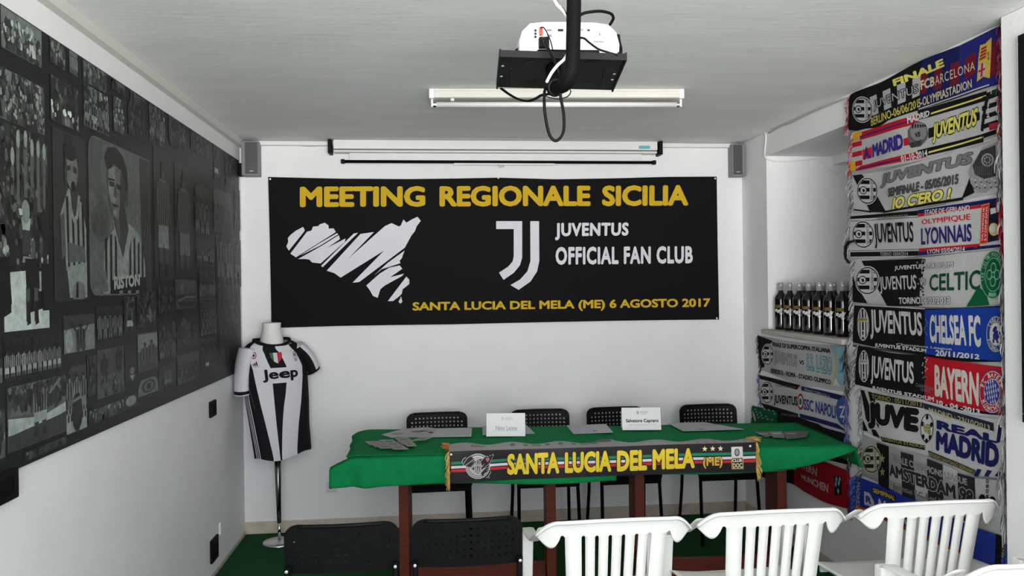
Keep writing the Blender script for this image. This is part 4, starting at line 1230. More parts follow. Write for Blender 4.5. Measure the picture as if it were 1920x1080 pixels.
# ================================================================== MANNEQUIN AND JERSEY
MX, MY = at_y(524, 1012, 5.05).x, 5.05
TH = math.radians(30)
ZS = 1.0
def zpx(v, y=5.0): return at_y(508, v, y).z
Z_NECK = zpx(605, MY)
def mannequin():
    root = empty('display_mannequin', (MX, MY, 0))
    b = MB(); b.lathe([(.100, 0), (.102, .004), (.100, .012), (.060, .017), (.018, .022)], 40); b.build('base', 'basesteel', root, smooth=True)
    b = MB(); b.tube([(0, 0, .02), (0, 0, .14)], .0095, 16); b.build('pole', 'chrome', root, smooth=True)
    b = MB(); b.tube([(0, 0, .13), (-.002, 0, .30), (-.005, 0, .62)], [.0125, .0165, .023], 16); b.build('pole_sleeve', 'chromedark', root, smooth=True)
    nx = at_y(509, 605, MY).x - MX
    b = MB()
    prof = [(.055, -.165, .07), (.075, -.13, .068), (.070, -.10, .062), (.060, -.06, .058), (.0565, -.02, .056), (.0590, -.004, .058), (.056, 0, .055)]
    n = 24
    for rx_, z, ry_ in prof:
        for i in range(n):
            t = 2 * PI * i / n; b.v.append((nx + rx_ * math.cos(t), ry_ * math.sin(t), Z_NECK + z))
    for k in range(len(prof) - 1):
        for i in range(n):
            j = (i + 1) % n; b.f.append((k * n + i, k * n + j, (k + 1) * n + j, (k + 1) * n + i)); b.m.append(0); b.c.append((.8,) * 3)
    b.f.append(tuple((len(prof) - 1) * n + i for i in range(n))); b.m.append(0); b.c.append((.8,) * 3)
    b.build('neck', 'mannequin', root, smooth=True)
    b = MB()                                                # bust inside the shirt
    b.lathe([(.07, .60), (.085, .70), (.09, .95), (.085, 1.10), (.07, 1.18), (.05, 1.235), (.04, 1.255)], 24, o=(nx * .5, 0, 0)); b.build('bust', 'mannequin', root, smooth=True)
    tag(root, 'white headless shop mannequin on a chrome pole and round steel base in the left corner', 'mannequin')
mannequin()
def jersey():
    SX = at_y(509, 605, MY).x
    zt = zpx(637, MY) - .002                                   # where the collar meets the neck
    rows = [(.505, .176, .128, .072), (.60, .178, .130, .062), (.75, .184, .132, .045), (.90, .196, .132, .032), (1.05, .202, .130, .018), (1.13, .200, .122, .010), (1.19, .194, .110, .005), (1.232, .178, .098, .0), (1.262, .148, .086, .0), (1.283, .106, .074, .0), (zt, .074, .064, .0)]
    root = empty('football_jersey', (SX, MY, .5), TH)
    def sec(z):
        z = min(max(z, rows[0][0]), rows[-1][0])
        for a, c in zip(rows[:-1], rows[1:]):
            if z <= c[0]:
                f = (z - a[0]) / (c[0] - a[0]); return [a[i] + (c[i] - a[i]) * f for i in (1, 2, 3)]
    def body(ph, z, h=0):
        a, d, cx = sec(z)
        t = math.radians(ph)
        e = .86
        sx, cy = math.sin(t), math.cos(t)
        x = a * math.copysign(abs(sx) ** e, sx); y = -d * math.copysign(abs(cy) ** e, cy)
        k = max(0, (1.0 - z) / .5)
        w = 1 + .035 * k * math.sin(math.radians(ph * 4 + 40)) + .03 * k * math.sin(math.radians(ph * 7 + z * 160))
        nx, ny = sx, -cy
        wx, wy = cx * math.cos(-TH), cx * math.sin(-TH)        # sideways drift of the hanging cloth, in room direction
        return Vector((x * w + nx * h + wx, y * w + ny * h + wy, z - .5))
    tabs = [(1.36, (-70, -30, -4, 22)), (1.25, (-64, -27, -2, 27)), (1.10, (-50, -14, 9, 45)), (.55, (-34, -19, -15, 10)), (.40, (-33, -18.5, -16, 9))]
    def bnd(z):
        for (za, A), (zb, B_) in zip(tabs[:-1], tabs[1:]):
            if z >= zb:
                f = min(1, (za - z) / (za - zb)); return [a + (c - a) * f for a, c in zip(A, B_)]
    K, Wc = rgb(19, 19, 22), rgb(205, 205, 210)
    def hem(ph): return .552 + .055 * (1 - math.cos(math.radians(ph + 60))) * .5 + .010 * math.sin(math.radians(ph * 4))
    b = MB()
    nz = 40
    segs = [(-180, -128, Wc, 5), (-128, None, K, 12), (0, 1, Wc, 7), (1, 2, K, 6), (2, 3, Wc, 7), (3, 112, K, 10), (112, 180, Wc, 7)]
    for si, (a, c, col, n) in enumerate(segs):
        def fn(u, v, si=si):
            z0 = .52; z = z0 + (zt - z0) * v
            B4 = bnd(z)
            E = [-180, -128] + B4 + [112, 180]
            ph = E[si] + (E[si + 1] - E[si]) * u
            zz = hem(ph) + (zt - hem(ph)) * v
            if v > .9:                                         # neckline dips at the front
                zz -= .034 * ((v - .9) / .1) * max(0, math.cos(math.radians(ph))) ** 1.5
            return body(ph, zz)
        b.grid(fn, n, nz, 0, col)
    s = Surf(lambda p, z: (p, z), lambda p, z, h: body(p, z, h), .0015, .0006, fine=(6, .03)); s.mb = b
    zj = lambda v: zpx(v, 4.93)
    s.q((-16, zj(690)), (11, zj(690)), (6, zj(718.5)), (-18, zj(718.5)), Wc, 1, 6, 6)
    s.txt((-31, zj(692.5)), (29, zj(690)), (27, zj(715.5)), (-31, zj(716)), 'Jeep', rgb(16, 16, 20), L=3, bold=.035)
    # sponsor roundel, three-bar mark, shield, club badge with two stars
    cz = zj(665.5)
    for r, c in ((1, rgb(150, 40, 50)), (.72, Wc), (.42, rgb(60, 40, 60))): s.ell(-45, cz, 6.2 * r, .021 * r, c, 3 + [1, .72, .42].index(r))
    zb_ = zj(684)
    for k in range(3):
        x0 = -44 + k * 3.6 - 3.5; hh = (.012, .019, .026)[k]
        s.poly([(x0, zb_), (x0 + 3.0, zb_), (x0 + .8, zb_ + hh), (x0 - 1.2, zb_ + hh - .006)], rgb(20, 20, 24), 3)
    s.txt((-48, zb_ - .003), (-34, zb_ - .001), (-34, zb_ - .008), (-48, zb_ - .010), 'adidas', rgb(60, 60, 64), L=3, bold=.0)
    z0, z1 = zj(682), zj(662)
    gx = lambda f: -13.5 + f * 18
    s.poly([(gx(0), z1), (gx(.33), z1), (gx(.33), z0 + .012), (gx(.08), z0 + .034)], rgb(50, 110, 66), 3)
    s.poly([(gx(.33), z1), (gx(.66), z1), (gx(.62), z0), (gx(.33), z0 + .012)], rgb(205, 200, 205), 3)
    s.poly([(gx(.66), z1), (gx(1), z1 + .003), (gx(.95), z0 + .034), (gx(.62), z0)], rgb(175, 50, 58), 3)
    s.badge(29, zj(671), 6.0, .033, L=2, paper=Wc)
    for p, v in ((22.5, 659.5), (27, 657.5)): s.star(p, zj(v), 1.6, -.006, rgb(176, 150, 80), 3)
    # seam line and the three side stripes
    s.q((-80, zj(662)), (-78.6, zj(662)), (-57.4, zj(765)), (-58.6, zj(765)), grey(95), 1, 1, 14)
    for k in range(3):
        p0, p1 = -92 + k * 8, -82 + k * 7.5
        zT, zB = 1.02, .53
        for q in range(10):
            f0, f1 = q / 10, (q + 1) / 10
            cv = lambda f: p0 + (p1 - p0) * f
            s.q((cv(f0), zT - (zT - zB) * f0), (cv(f0) + 3.6, zT - (zT - zB) * f0), (cv(f1) + 3.6, zT - (zT - zB) * f1), (cv(f1), zT - (zT - zB) * f1), Wc, 1, 2, 2)
    b.build('shirt_body', 'jersey', root, smooth=True)
    # collar
    b = MB()
    def col_pt(t, r, z):
        ph = math.radians(t)
        dip = .036 * max(0, math.cos(ph)) ** 1.5
        p = body(t, zt); return Vector((p.x * r, p.y * r, zt - .5 - dip + z))
    pts = [col_pt(360 * i / 32, 1.0, .004) for i in range(33)]
    b.tube(pts, .0095, 8, 0, rgb(20, 20, 23), cap=False); b.build('collar', 'jersey', root, smooth=True)
    # sleeves
    def sleeve(sgn, cuff, rad, zc, tiltx, cols):
        b = MB()
        sh = Vector((sgn * .150, .0, 1.235 - .5)); cu = Vector((cuff[0], cuff[1], zc - .5))
        n = 20
        def fn(u, v):
            t = 2 * PI * u
            c = sh.lerp(cu, v) + Vector((sgn * .012 * math.sin(v * PI), 0, .014 * math.sin(v * PI)))
            ra = (.050 + (rad[0] - .050) * v, .085 + (rad[1] - .085) * v)
            ax = (cu - sh).normalized()
            sx = Vector((ax.z, 0, -ax.x)).normalized() * (-1 if ax.z < 0 else 1); sy = ax.cross(sx)
            if sx.x * sgn < 0: sx = -sx
            return c + sx * (ra[0] * math.cos(t)) + Vector((0, 1, 0)) * (ra[1] * math.sin(t)) + Vector((0, 0, tiltx * math.cos(t) * v))
        b.grid(fn, n, 12, 0, lambda u, v: K if v > .93 else (cols(u, v)), close_u=True)
        b.grid(lambda u, v: fn(u, .985 - .06 * v) * 1.0 + Vector((0, 0, 0)), n, 2, 0, K, close_u=True)
        # shoulder cap
        b.grid(lambda u, v: fn(u, 0).lerp(sh + Vector((-sgn * .04, 0, .01)), v), n, 3, 0, lambda u, v: cols(u, 0), close_u=True)
        if sgn < 0:
            s2 = Surf(lambda p, z: (p, z), lambda p, z, h: fn(p, z) + (fn(p, z) - sh.lerp(cu, z)).normalized() * h, .001, .0005); s2.mb = b
            s2.q((.56, .70), (.64, .70), (.64, .77), (.56, .77), rgb(160, 60, 66), 1, 2, 2); s2.q((.56, .80), (.66, .80), (.66, .86), (.56, .86), rgb(90, 94, 110), 1, 2, 2)
        b.build('sleeve', 'jersey', root, smooth=True)
        c2 = MB(); c2.tube([fn(i / 24, .99) for i in range(25)], .004, 6, 0, Wc, cap=False); c2.build('cuff', 'jersey', root, smooth=True)
    sleeve(-1, (-.190, .0), (.042, .078), .955, -.012, lambda u, v: Wc)
    sleeve(1, (.262, -.02), (.046, .066), 1.065, .0, lambda u, v: (K if (.56 < u < .74 and v > .02) else Wc))
    tag(root, 'black and white striped football jersey with black chest lettering worn by the mannequin', 'jersey')
jersey()

# ================================================================== PROJECTOR ON ITS CEILING MOUNT
def projector():
    yn, yf = 2.06, 2.30
    N0, N1 = at_y(938, 103, yn), at_y(1174, 109.5, yn)
    F0, F1 = at_y(932, 164, yf), at_y(1148, 169.5, yf)
    c = (N0 + N1 + F0 + F1) / 4
    top = empty('projector_mount', (c.x, c.y, H))
    up_ = Vector((0, 0, .006))
    b = MB(); lo_ = [N0 - c, N1 - c, F1 - c, F0 - c]
    base = Vector((0, 0, c.z - H))
    b.hexa([tuple(p + base) for p in lo_], [tuple(p + base + up_) for p in lo_]); b.build('tray', 'traymetal', top, bevel=.002)
    fr = .030
    b = MB(); b.hexa([tuple(N0 - c + base + Vector((0, -.004, -.006))), tuple(N1 - c + base + Vector((0, -.004, -.006))), tuple(N1 - c + base + Vector((0, .0, -.006))), tuple(N0 - c + base + Vector((0, 0, -.006)))],
                     [tuple(N0 - c + base + Vector((0, -.004, .012))), tuple(N1 - c + base + Vector((0, -.004, .012))), tuple(N1 - c + base + Vector((0, .0, .012))), tuple(N0 - c + base + Vector((0, 0, .012)))]); b.build('tray_lip', 'traymetal', top)
    for A, B_ in ((N0, F0), (N1, F1)):
        d = Vector((.0025, 0, 0)); h = Vector((0, 0, .016)); lw = Vector((0, 0, .005))
        b = MB(); b.hexa([tuple(A - c + base - d - lw), tuple(A - c + base + d - lw), tuple(B_ - c + base + d - lw), tuple(B_ - c + base - d - lw)], [tuple(A - c + base - d + h), tuple(A - c + base + d + h), tuple(B_ - c + base + d + h), tuple(B_ - c + base - d + h)]); b.build('tray_lip', 'traymetal', top)
    nrm = (N1 - N0).cross(F0 - N0).normalized()
    if nrm.z > 0: nrm = -nrm
    def on_tray(u, v): return hit(u, v, N0, nrm)
    for (u0, v0, u1, v1) in ((958, 128, 958, 160), (1135, 126, 1128, 160), (985, 118, 1002, 114), (1100, 118, 1128, 111), (985, 158, 1004, 152), (1098, 154, 1122, 163)):
        b = MB(); b.tube([on_tray(u0, v0) - c + base + nrm * .001, on_tray(u1, v1) - c + base + nrm * .001], .0022, 6); b.build('rib', 'traymetal', top)
    for (u, v) in ((942.5, 123.5), (940, 143), (1152, 138.5), (1148, 149)):
        p = on_tray(u, v) - c + base
        b = MB(); b.tube([p + nrm * -.001, p + nrm * .0012], .0042, 8); b.build('screw', 'silver', top)
    yp = 1.94
    a = at_y(1076, 10, yp); a2 = at_y(1074.5, 95, yp); a3 = at_y(1071.5, 132, yp); a4 = at_y(1064, 152, yp + .015); a5 = at_y(1050, 163, yp + .07); a6 = at_y(1042, 165, yp + .12); hub = on_tray(1041, 152)
    zc = Vector((a.x + .006, yp, H))
    P = [zc, a, a2, at_y(1073.5, 118, yp), a3, at_y(1068.5, 144, yp + .005), a4, at_y(1056.5, 160, yp + .04), a5, a6]
    b = MB(); b.tube([p - c + base for p in P], .0185, 18); b.build('pole', 'blackmetal', top, smooth=True)
    b = MB(); b.tube([a6 - c + base + Vector((0, -.012, 0)), a6 - c + base + Vector((0, .02, .004))], .023, 20); b.build('elbow_collar', 'traymetal', top, bevel=.002)
    b = MB(); b.tube([a6 - c + base, Vector((a6.x, a6.y + .04, N0.z - .02)) - c + base], .021, 16); b.build('hub', 'blackmetal', top, smooth=True)
    b = MB(); b.lathe([(.06, -.012), (.06, -.001)], 24, o=tuple(zc - c + base - Vector((0, 0, 0)))); b.build('ceiling_flange', 'blackmetal', top, bevel=.002)
    tag(top, 'black ceiling mount with bent pipe and tray carrying the projector', 'ceiling mount')
    # --- the projector itself
    yr = 2.085
    x0, x1 = at_y(975, 95, yr).x, at_y(1160, 95, yr).x
    z0 = N0.z + .012; z1 = at_y(1060, 43, yr).z
    xc = (x0 + x1) / 2; w = x1 - x0; hgt = z1 - z0; dp = .215
    root = empty('video_projector', (xc, yr, z0), -.02)
    b = MB()
    def shell(v, t):                                         # rounded box, slightly narrower and domed at the top
        k = 1 - .075 * v ** 1.5
        return k
    prof = [(-.5, 0), (-.505, .35), (-.475, .72), (-.40, .95), (-.27, 1.0), (0, 1.02), (.27, 1.0), (.40, .95), (.475, .72), (.505, .35), (.5, 0)]
    ring = lambda y, k, lift: [(p[0] * w * k, y, p[1] * hgt * (k * .5 + .5) * lift) for p in prof]
    R_ = [ring(0, .97, .985), ring(.010, 1, 1), ring(dp * .5, 1.02, 1.03), ring(dp - .01, 1.0, 1), ring(dp, .96, .97)]
    n = len(prof)
    for r_ in R_: b.v += r_
    for k in range(4):
        for i in range(n - 1): b.f.append((k * n + i, k * n + i + 1, (k + 1) * n + i + 1, (k + 1) * n + i)); b.m.append(0); b.c.append((.8,) * 3)
        b.f.append((k * n + n - 1, k * n, (k + 1) * n, (k + 1) * n + n - 1)); b.m.append(0); b.c.append((.8,) * 3)
    b.f += [tuple(range(n)), tuple(4 * n + i for i in range(n))[::-1]]; b.m += [0, 0]; b.c += [(.8,) * 3] * 2
    b.build('body', 'projwhite', root, bevel=.004)
    Q = lambda u, v: (at_y(u, v, yr).x - xc, at_y(u, v, yr).z - z0)
    def port(u0, v0, u1, v1, m='hole', nm='port', d=.002):
        a_, c_ = Q(u0, v0), Q(u1, v1)
        o = MB(); o.box(min(a_[0], c_[0]), max(a_[0], c_[0]), -d, .004, min(a_[1], c_[1]), max(a_[1], c_[1])); return o.build(nm, m, root, bevel=.0008)
    for v in (57, 63, 69):
        p = Q(1004, v); o = MB(); o.tube([(p[0], .003, p[1]), (p[0], -.002, p[1])], .0036, 12); o.build('jack', 'hole', root)
    for (u0, v0, u1, v1) in ((1025, 54.5, 1034.5, 58.5), (1046, 54.5, 1056, 59), (1025.5, 64.5, 1034.5, 69), (1089, 54.5, 1094, 58), (1101, 55.5, 1106, 59)):
        port(u0, v0, u1, v1, 'hole' if u0 in (1046, 1101) else 'midgrey', 'port', .0025)
        if u0 not in (1101,):
            for uu in (u0 - 2.5, u1 + 2):
                p = Q(uu, (v0 + v1) / 2); o = MB(); o.tube([(p[0], .002, p[1]), (p[0], -.003, p[1])], .0016, 8); o.build('port_screw', 'silver', root)
    port(1112, 77, 1132, 80.5, 'midgrey', 'label_plate', .001)
    p = Q(1124, 65); o = MB(); o.box(p[0] - .0012, p[0] + .0012, -.001, .002, p[1] - .003, p[1] + .003); o.build('lock_slot', 'hole', root)
    for u, sx in ((988, -1), (1150, 1)):                       # moulded ribs at the back corners
        p = Q(u, 82); o = MB(); o.box(p[0] - .006, p[0] + .006, -.004, .006, -.0, hgt * .42); o.build('corner_rib', 'projwhite', root, bevel=.003)
    port(1011, 52, 1017, 67, 'red', 'red_plug', .012)
    port(1009.5, 73, 1028, 92, 'blackplastic', 'power_plug', .022)
    o = MB(); a_, c_ = Q(1006, 93), Q(1123, 102); o.box(a_[0], c_[0], -.014, .02, c_[1] - .004, a_[1] - .001); o.build('foam_pad', 'blackplastic', root, bevel=.006)
    tag(root, 'white video projector with rear sockets facing the viewer, on the black ceiling tray', 'projector')
    # --- cables
    Pn = lambda u, v, y: at_y(u, v, y)
    wire('power_cable', [Pn(1018, 72, 2.06), Pn(1022, 80, 2.03), Pn(1035, 105, 2.0), Pn(1046, 130, 1.98), Pn(1050, 150, 1.99), Pn(1051, 180, 2.0), Pn(1057, 215, 2.0), Pn(1056, 248, 2.0), Pn(1043, 264, 2.0), Pn(1030, 252, 2.0), Pn(1022, 215, 2.0), Pn(1020.5, 190, 2.0), Pn(1021, 172, 2.02), Pn(1023, 166, 2.1)], .0040, 'blackplastic', 'long black power cable hanging in a loop below the projector tray')
    wire('audio_cable', [Pn(1014, 53, 2.06), Pn(1018, 51, 2.055), Pn(1024, 58, 2.05), Pn(1032, 76, 2.05), Pn(1036, 92, 2.05), Pn(1037, 97, 2.07)], .0016, 'blackplastic', 'thin black cable curling out of the red plug')
    wire('video_cable', [Pn(1066, 74, 2.0), Pn(1092, 71, 2.04), Pn(1105, 80, 2.05), Pn(1122, 92, 2.055), Pn(1140, 98, 2.06), Pn(1158, 103.5, 2.055)], .0030, 'blackplastic', 'black cable running from the pipe across the projector back')
    wire('loop_cable', [Pn(1088, 28, 2.02), Pn(1100, 23.5, 2.05), Pn(1125, 21, 2.1), Pn(1144, 25, 2.12), Pn(1150, 33, 2.14), Pn(1147, 41, 2.16), Pn(1143, 47, 2.18)], .0042, 'blackplastic', 'black cable arching from the pipe over the projector top')
    wire('white_cable', [Pn(1040, 0, 1.93) + Vector((-.06, 0, .12)), Pn(1040, 0, 1.93), Pn(1050, 14, 1.925), Pn(1061, 29, 1.95), Pn(1074, 60, 2.01), Pn(1066, 95, 2.01), Pn(1058, 111, 1.985), Pn(1046, 122, 1.975), Pn(1034, 137, 1.98), Pn(1025, 154, 2.0)], .0042, 'whitecable', 'white cable coming down past the black pipe and under the tray')
    wire('thin_cable', [Pn(1044, 0, 1.93) + Vector((-.04, 0, .12)), Pn(1043, 0, 1.935), Pn(1055, 16, 1.93), Pn(1064, 30, 1.95)], .0024, 'blackplastic', 'thin black cable beside the white cable at the picture top')
    wire('hanging_wire', [Pn(1068, 166, 2.13), Pn(1070, 173, 2.05), Pn(1064, 181, 2.03), Pn(1050, 185.5, 2.02), Pn(1035, 184, 2.03), Pn(1022, 180, 2.05)], .0015, 'blackplastic', 'thin black wire sagging just under the projector tray')
    def strap(pts, label):
        b = MB(); out = []
        P = [Vector(p) for p in pts]
        for i in range(len(P) - 1):
            p0, p1, p2, p3 = P[max(i - 1, 0)], P[i], P[i + 1], P[min(i + 2, len(P) - 1)]
            for k in range(6):
                t = k / 6; out.append(.5 * ((2 * p1) + (p2 - p0) * t + (2 * p0 - 5 * p1 + 4 * p2 - p3) * t * t + (3 * p1 - p0 - 3 * p2 + p3) * t ** 3))
        out.append(P[-1])
        b.tube(out, .0065, 10, flat=.45); tag(b.build('strap', 'blackplastic', smooth=True), label, 'strap')
    strap([Pn(940, 166, 2.30), Pn(955, 177, 2.26), Pn(972, 186, 2.2), Pn(990, 189.5, 2.16), Pn(1004, 185, 2.13), Pn(1016, 178.5, 2.12), Pn(1035, 176, 2.1), Pn(1052, 173, 2.09)], 'black flat strap sagging beneath the left half of the tray')
    strap([Pn(964, 101, 2.13), Pn(968, 94, 2.13), Pn(975, 88, 2.13)], 'short black strap at the left foot of the projector')
    strap([Pn(1158, 66, 2.13), Pn(1160, 80, 2.10), Pn(1163, 93, 2.09), Pn(1161, 105, 2.075)], 'short black strap along the right flank of the projector')
projector()

# ================================================================== FLUORESCENT FITTING
def lamp():
    A, B_ = at_z(806, 168, H), at_z(1279, 168.5, H)
    c = (A + B_) / 2; L = (B_ - A).length / 2
    ang = math.atan2(B_.y - A.y, B_.x - A.x)
    root = empty('fluorescent_light', (c.x, c.y, H), ang)
    b = MB(); b.box(-L + .018, L - .018, -.028, .028, -.046, -.004); b.build('housing', 'fixture', root, bevel=.006)
    b = MB(); b.box(-L + .02, L - .02, -.031, .031, -.014, -.002); b.build('back_plate', 'fixture', root, bevel=.002)
    for s in (-1, 1):
        b = MB(); b.box(s * L - .022, s * L + .004 if s > 0 else s * L + .022, -.031, .031, -.050, -.001) if s > 0 else b.box(-L - .004, -L + .022, -.031, .031, -.050, -.001); b.build('end_cap', 'whitepaint', root, bevel=.005)
        x = s * (L - .010)
        b = MB(); b.box(x - .006, x + .006, -.014, .014, -.088, -.048); b.build('lamp_holder', 'whitepaint', root, bevel=.004)
        b = MB(); b.tube([(x - s * .006, 0, -.074), (x - s * .020, 0, -.074)], .0132, 16); b.build('tube_cap', 'chrome', root)
    b = MB(); b.tube([(-L + .03, 0, -.074), (L - .03, 0, -.074)], .0128, 18); b.build('lamp_tube', 'tube', root, smooth=True)
    b = MB(); b.tube([(-L + .11, -.004, -.046), (-L + .11, -.004, -.058)], .010, 12); b.build('starter', 'whitepaint', root)
    tag(root, 'unlit single tube fluorescent fitting on the ceiling behind the projector', 'ceiling light')
lamp()

# ================================================================== BOTTLES ON THE SILL
def make_bottle():
    root = empty('wine_bottle')
    b = MB(); b.lathe([(.030, 0), (.0385, .004), (.0392, .02), (.0392, .188), (.0378, .202), (.031, .218), (.020, .231), (.0155, .240), (.0142, .2595)], 28); b.build('glass_body', 'bottle', root, smooth=True)
    b = MB(); b.lathe([(.0150, .232), (.0147, .275), (.0163, .277), (.0163, .285), (.0150, .287), (.0145, .2985), (.012, .300)], 24); b.build('capsule', 'capsule', root, smooth=True)
    s = Surf(lambda a, z: (a, z), lambda a, z, h: ((.0394 + h) * math.sin(a), -(.0394 + h) * math.cos(a), z), .0004, .0002)
    s.rect(-.55, .158, .55, .139, rgb(88, 68, 36), 1, 8, 1)
    for k in range(3): s.txt((-.5, .1565 - .006 * k), (.5, .1565 - .006 * k), (.5, .1525 - .006 * k), (-.5, .1525 - .006 * k), ('MEETING', 'REGIONALE', 'SICILIA')[k], rgb(140, 112, 60), L=2, bold=.03)
    s.isle(-.72, .137, .78, .094, rgb(214, 212, 214), 2)
    s.jj(.85, .115, 1.05, .09, rgb(150, 146, 140), 2)
    s.mb.build('label_print', 'print', root)
    return root
bp = make_bottle()
k = 0
GB = 'wine bottles on the sill'
fr_l = ['leftmost wine bottle of the front line on the sill, beside the recess wall', 'second wine bottle from the recess wall in the front line', 'third wine bottle from the recess wall in the front line', 'middle wine bottle of the front line of seven on the sill', 'fifth wine bottle from the recess wall in the front line', 'sixth wine bottle from the recess wall, second from the scarf column', 'wine bottle of the front line nearest the hanging scarf column']
bk_l = ['wine bottle of the back line, capsule between the third and fourth front bottles', 'wine bottle of the back line, capsule between the fourth and fifth front bottles', 'wine bottle of the back line, capsule between the fifth and sixth front bottles', 'wine bottle of the back line, capsule between the sixth and seventh front bottles', 'wine bottle of the back line, just right of the nearest front bottle', 'wine bottle of the back line half hidden by the scarf column fringe']
for row, X, us, lbs in ((0, 2.225, (1464, 1481, 1498.5, 1516, 1536, 1557, 1580), fr_l), (1, 2.318, (1508, 1525.5, 1543.5, 1564, 1587.5, 1600), bk_l)):
    for u, lb in zip(us, lbs):
        q = at_x(u, 540, X)
        o = bp if k == 0 else copy_tree(bp)
        k += 1
        o.location = (X, q.y, SZ)
        o.rotation_euler = (0, 0, math.atan2(-(0 - X), (0 - q.y)) + PI + .35 * 0 - .40)
        tag(o, lb, 'bottle', GB)

# hook-shaped strap end by the scarves
h0 = [at_x(u, v, XR - .035) for u, v in ((1600, 452), (1592, 454), (1586, 462), (1584.5, 474), (1586, 485), (1592, 493))]
b = MB(); b.tube(h0, [.010, .011, .010, .009, .008, .007], 10, flat=.6); tag(b.build('coat_hook', 'blackplastic', smooth=True), 'black curved hook poking out beside the scarf column above the bottles', 'hook')

# dark framed picture on the pilaster at the right picture edge
p0, p1 = at_x(1913, 67, 2.095), at_x(1914.5, 790, 2.095)
root = empty('framed_picture', (2.112, p0.y - .45, p1.z))
hh = p0.z - p1.z
b = MB(); b.box(-.022, -.012, -.43, .43, .02, hh - .02, 0, grey(30)); b.build('print_panel', 'print', root)
for (a, c, d, e) in ((-.45, .45, 0, .03), (-.45, .45, hh - .03, hh), (-.45, -.42, .03, hh - .03), (.42, .45, .03, hh - .03)):
    b = MB(); b.box(-.028, -.001, a, c, d, e); b.build('frame_bar', 'blackplastic', root, bevel=.003)
tag(root, 'black framed dark picture on the white pilaster at the right picture edge', 'picture')

# ================================================================== HANGING SCARVES
KB, KW, KG = rgb(20, 20, 22), rgb(186, 186, 188), rgb(120, 120, 122)
NV, RB, RD, GN = rgb(24, 30, 84), rgb(30, 60, 150), rgb(176, 26, 40), rgb(14, 88, 56)
CA, CB, CC, CD, CE, CF = (1560, 40, 4.153), (1560, 280, 3.6), (1560, 560, 4.908), (1560, 700, 3.858), (1400, 620, 6.355), (1460, 780, 5.4)
GREYS = [grey(120), grey(160), grey(84), grey(180)]

def scarf(crop, top, bot, off, base, label, group, fl=None, fr=None, flen=.075, phase=0, amp=.005, colfn=None):
    """knitted scarf pinned flat on the right wall; top and bottom edges as (u, v) in a local drawing frame"""
    ox, oy, sc = crop
    X0 = XR - off
    def pl(u, v):
        p = at_x(ox + u / sc, oy + v / sc, X0); return (p.y, p.z)
    T = [Vector(pl(*p)) for p in top]; B = [Vector(pl(*p)) for p in bot]
    ym = (T[0].x + T[-1].x) / 2; zr = min(p.y for p in B)
    root = empty('supporter_scarf', (X0, ym, zr))
    def rip(y, z): return amp * (math.sin(y * 9 + phase) + .4 * math.sin(y * 19 + z * 9 + phase * 2)) + .25 * amp * math.sin(z * 22 + phase)
    def m3(y, z, h): return (-h - rip(y, z), y - ym, z - zr)
    def cr(P, u):
        n = len(P) - 1; k = min(int(u * n), n - 1); t = u * n - k
        p0, p1, p2, p3 = P[max(k - 1, 0)], P[k], P[k + 1], P[min(k + 2, n)]
        return .5 * ((2 * p1) + (p2 - p0) * t + (2 * p0 - 5 * p1 + 4 * p2 - p3) * t * t + (3 * p1 - p0 - 3 * p2 + p3) * t ** 3)
    b = MB()
    def face(h, e):
        def fn(u, v):
            p = cr(B, u).lerp(cr(T, u), v)
            # the cloth rolls back a little at its long edges
            edge = e * (math.exp(-v / .05) + math.exp(-(1 - v) / .05)) * .004
            return m3(p.x, p.y, h - edge)
        return fn
    b.grid(face(0, 1), 72, 12, 0, base)
    b.grid(face(-.006, -.2), 72, 12, 0, base)
    for v in (0, 1): b.grid(lambda u, w, v=v: Vector(face(0, 1)(u, v)).lerp(Vector(face(-.006, -.2)(u, v)), w), 72, 1, 0, base)
    s = Surf(pl, m3, .0010, .00035, fine=(.03, .03)); s.mb = b
    def done():
        b.build('cloth', 'knit', root)
        if fl: fringe_obj(root, [m3(*cr(B, 0).lerp(cr(T, 0), k / 24), -.003) for k in range(25)], (-.2, 1, -.5), flen * .68, fl, 2, r=.0022, drop=.95, seed=int(phase * 7) + 1, curl=.014)
        if fr: fringe_obj(root, [m3(*cr(B, 1).lerp(cr(T, 1), k / 24), .0) for k in range(25)], (-.35, -.6, -.5), flen, fr, 2, r=.0024, drop=.9, seed=int(phase * 7) + 2, curl=.014)
        tag(root, label, 'scarf', group)
    return s, done
GM, GL = 'scarves hanging in the tall column', 'scarves pinned below the window sill'
PINK = [rgb(150, 70, 84), rgb(190, 150, 156), rgb(120, 40, 54)]
YL, LG = rgb(212, 204, 100), grey(172)
J = 'JUVENTUS'

# 1 ---- topmost
s, done = scarf(CA, [(122, 592), (160, 556), (400, 465), (690, 300), (1000, 186), (1320, 28)], [(120, 848), (300, 848), (480, 765), (665, 690), (960, 598), (1320, 480)], .016, KB, 'topmost scarf of the column, black and royal blue with yellow heading and gold shield', GM, PINK, PINK, .055, 1)
s.q((690, 302), (1000, 190), (970, 592), (667, 688), NV, 1, 8, 8); s.q((1000, 190), (1318, 34), (1316, 480), (970, 592), rgb(34, 38, 110), 1, 8, 8)
CL = rgb(104, 26, 44)
for x0, x1, a0, a1, b0, b1 in ((680, 738, 408, 396, 570, 556), (792, 858, 380, 366, 540, 520), (924, 1000, 335, 305, 505, 480), (1040, 1130, 290, 238, 460, 410), (1240, 1310, 180, 140, 440, 400)):
    s.q((x0, a0), (x1, a1), (x1 - 6, b1), (x0 - 4, b0), CL, 2, 4, 4)
s.q((298, 592), (682, 422), (672, 576), (322, 738), LG, 2, 10, 4)
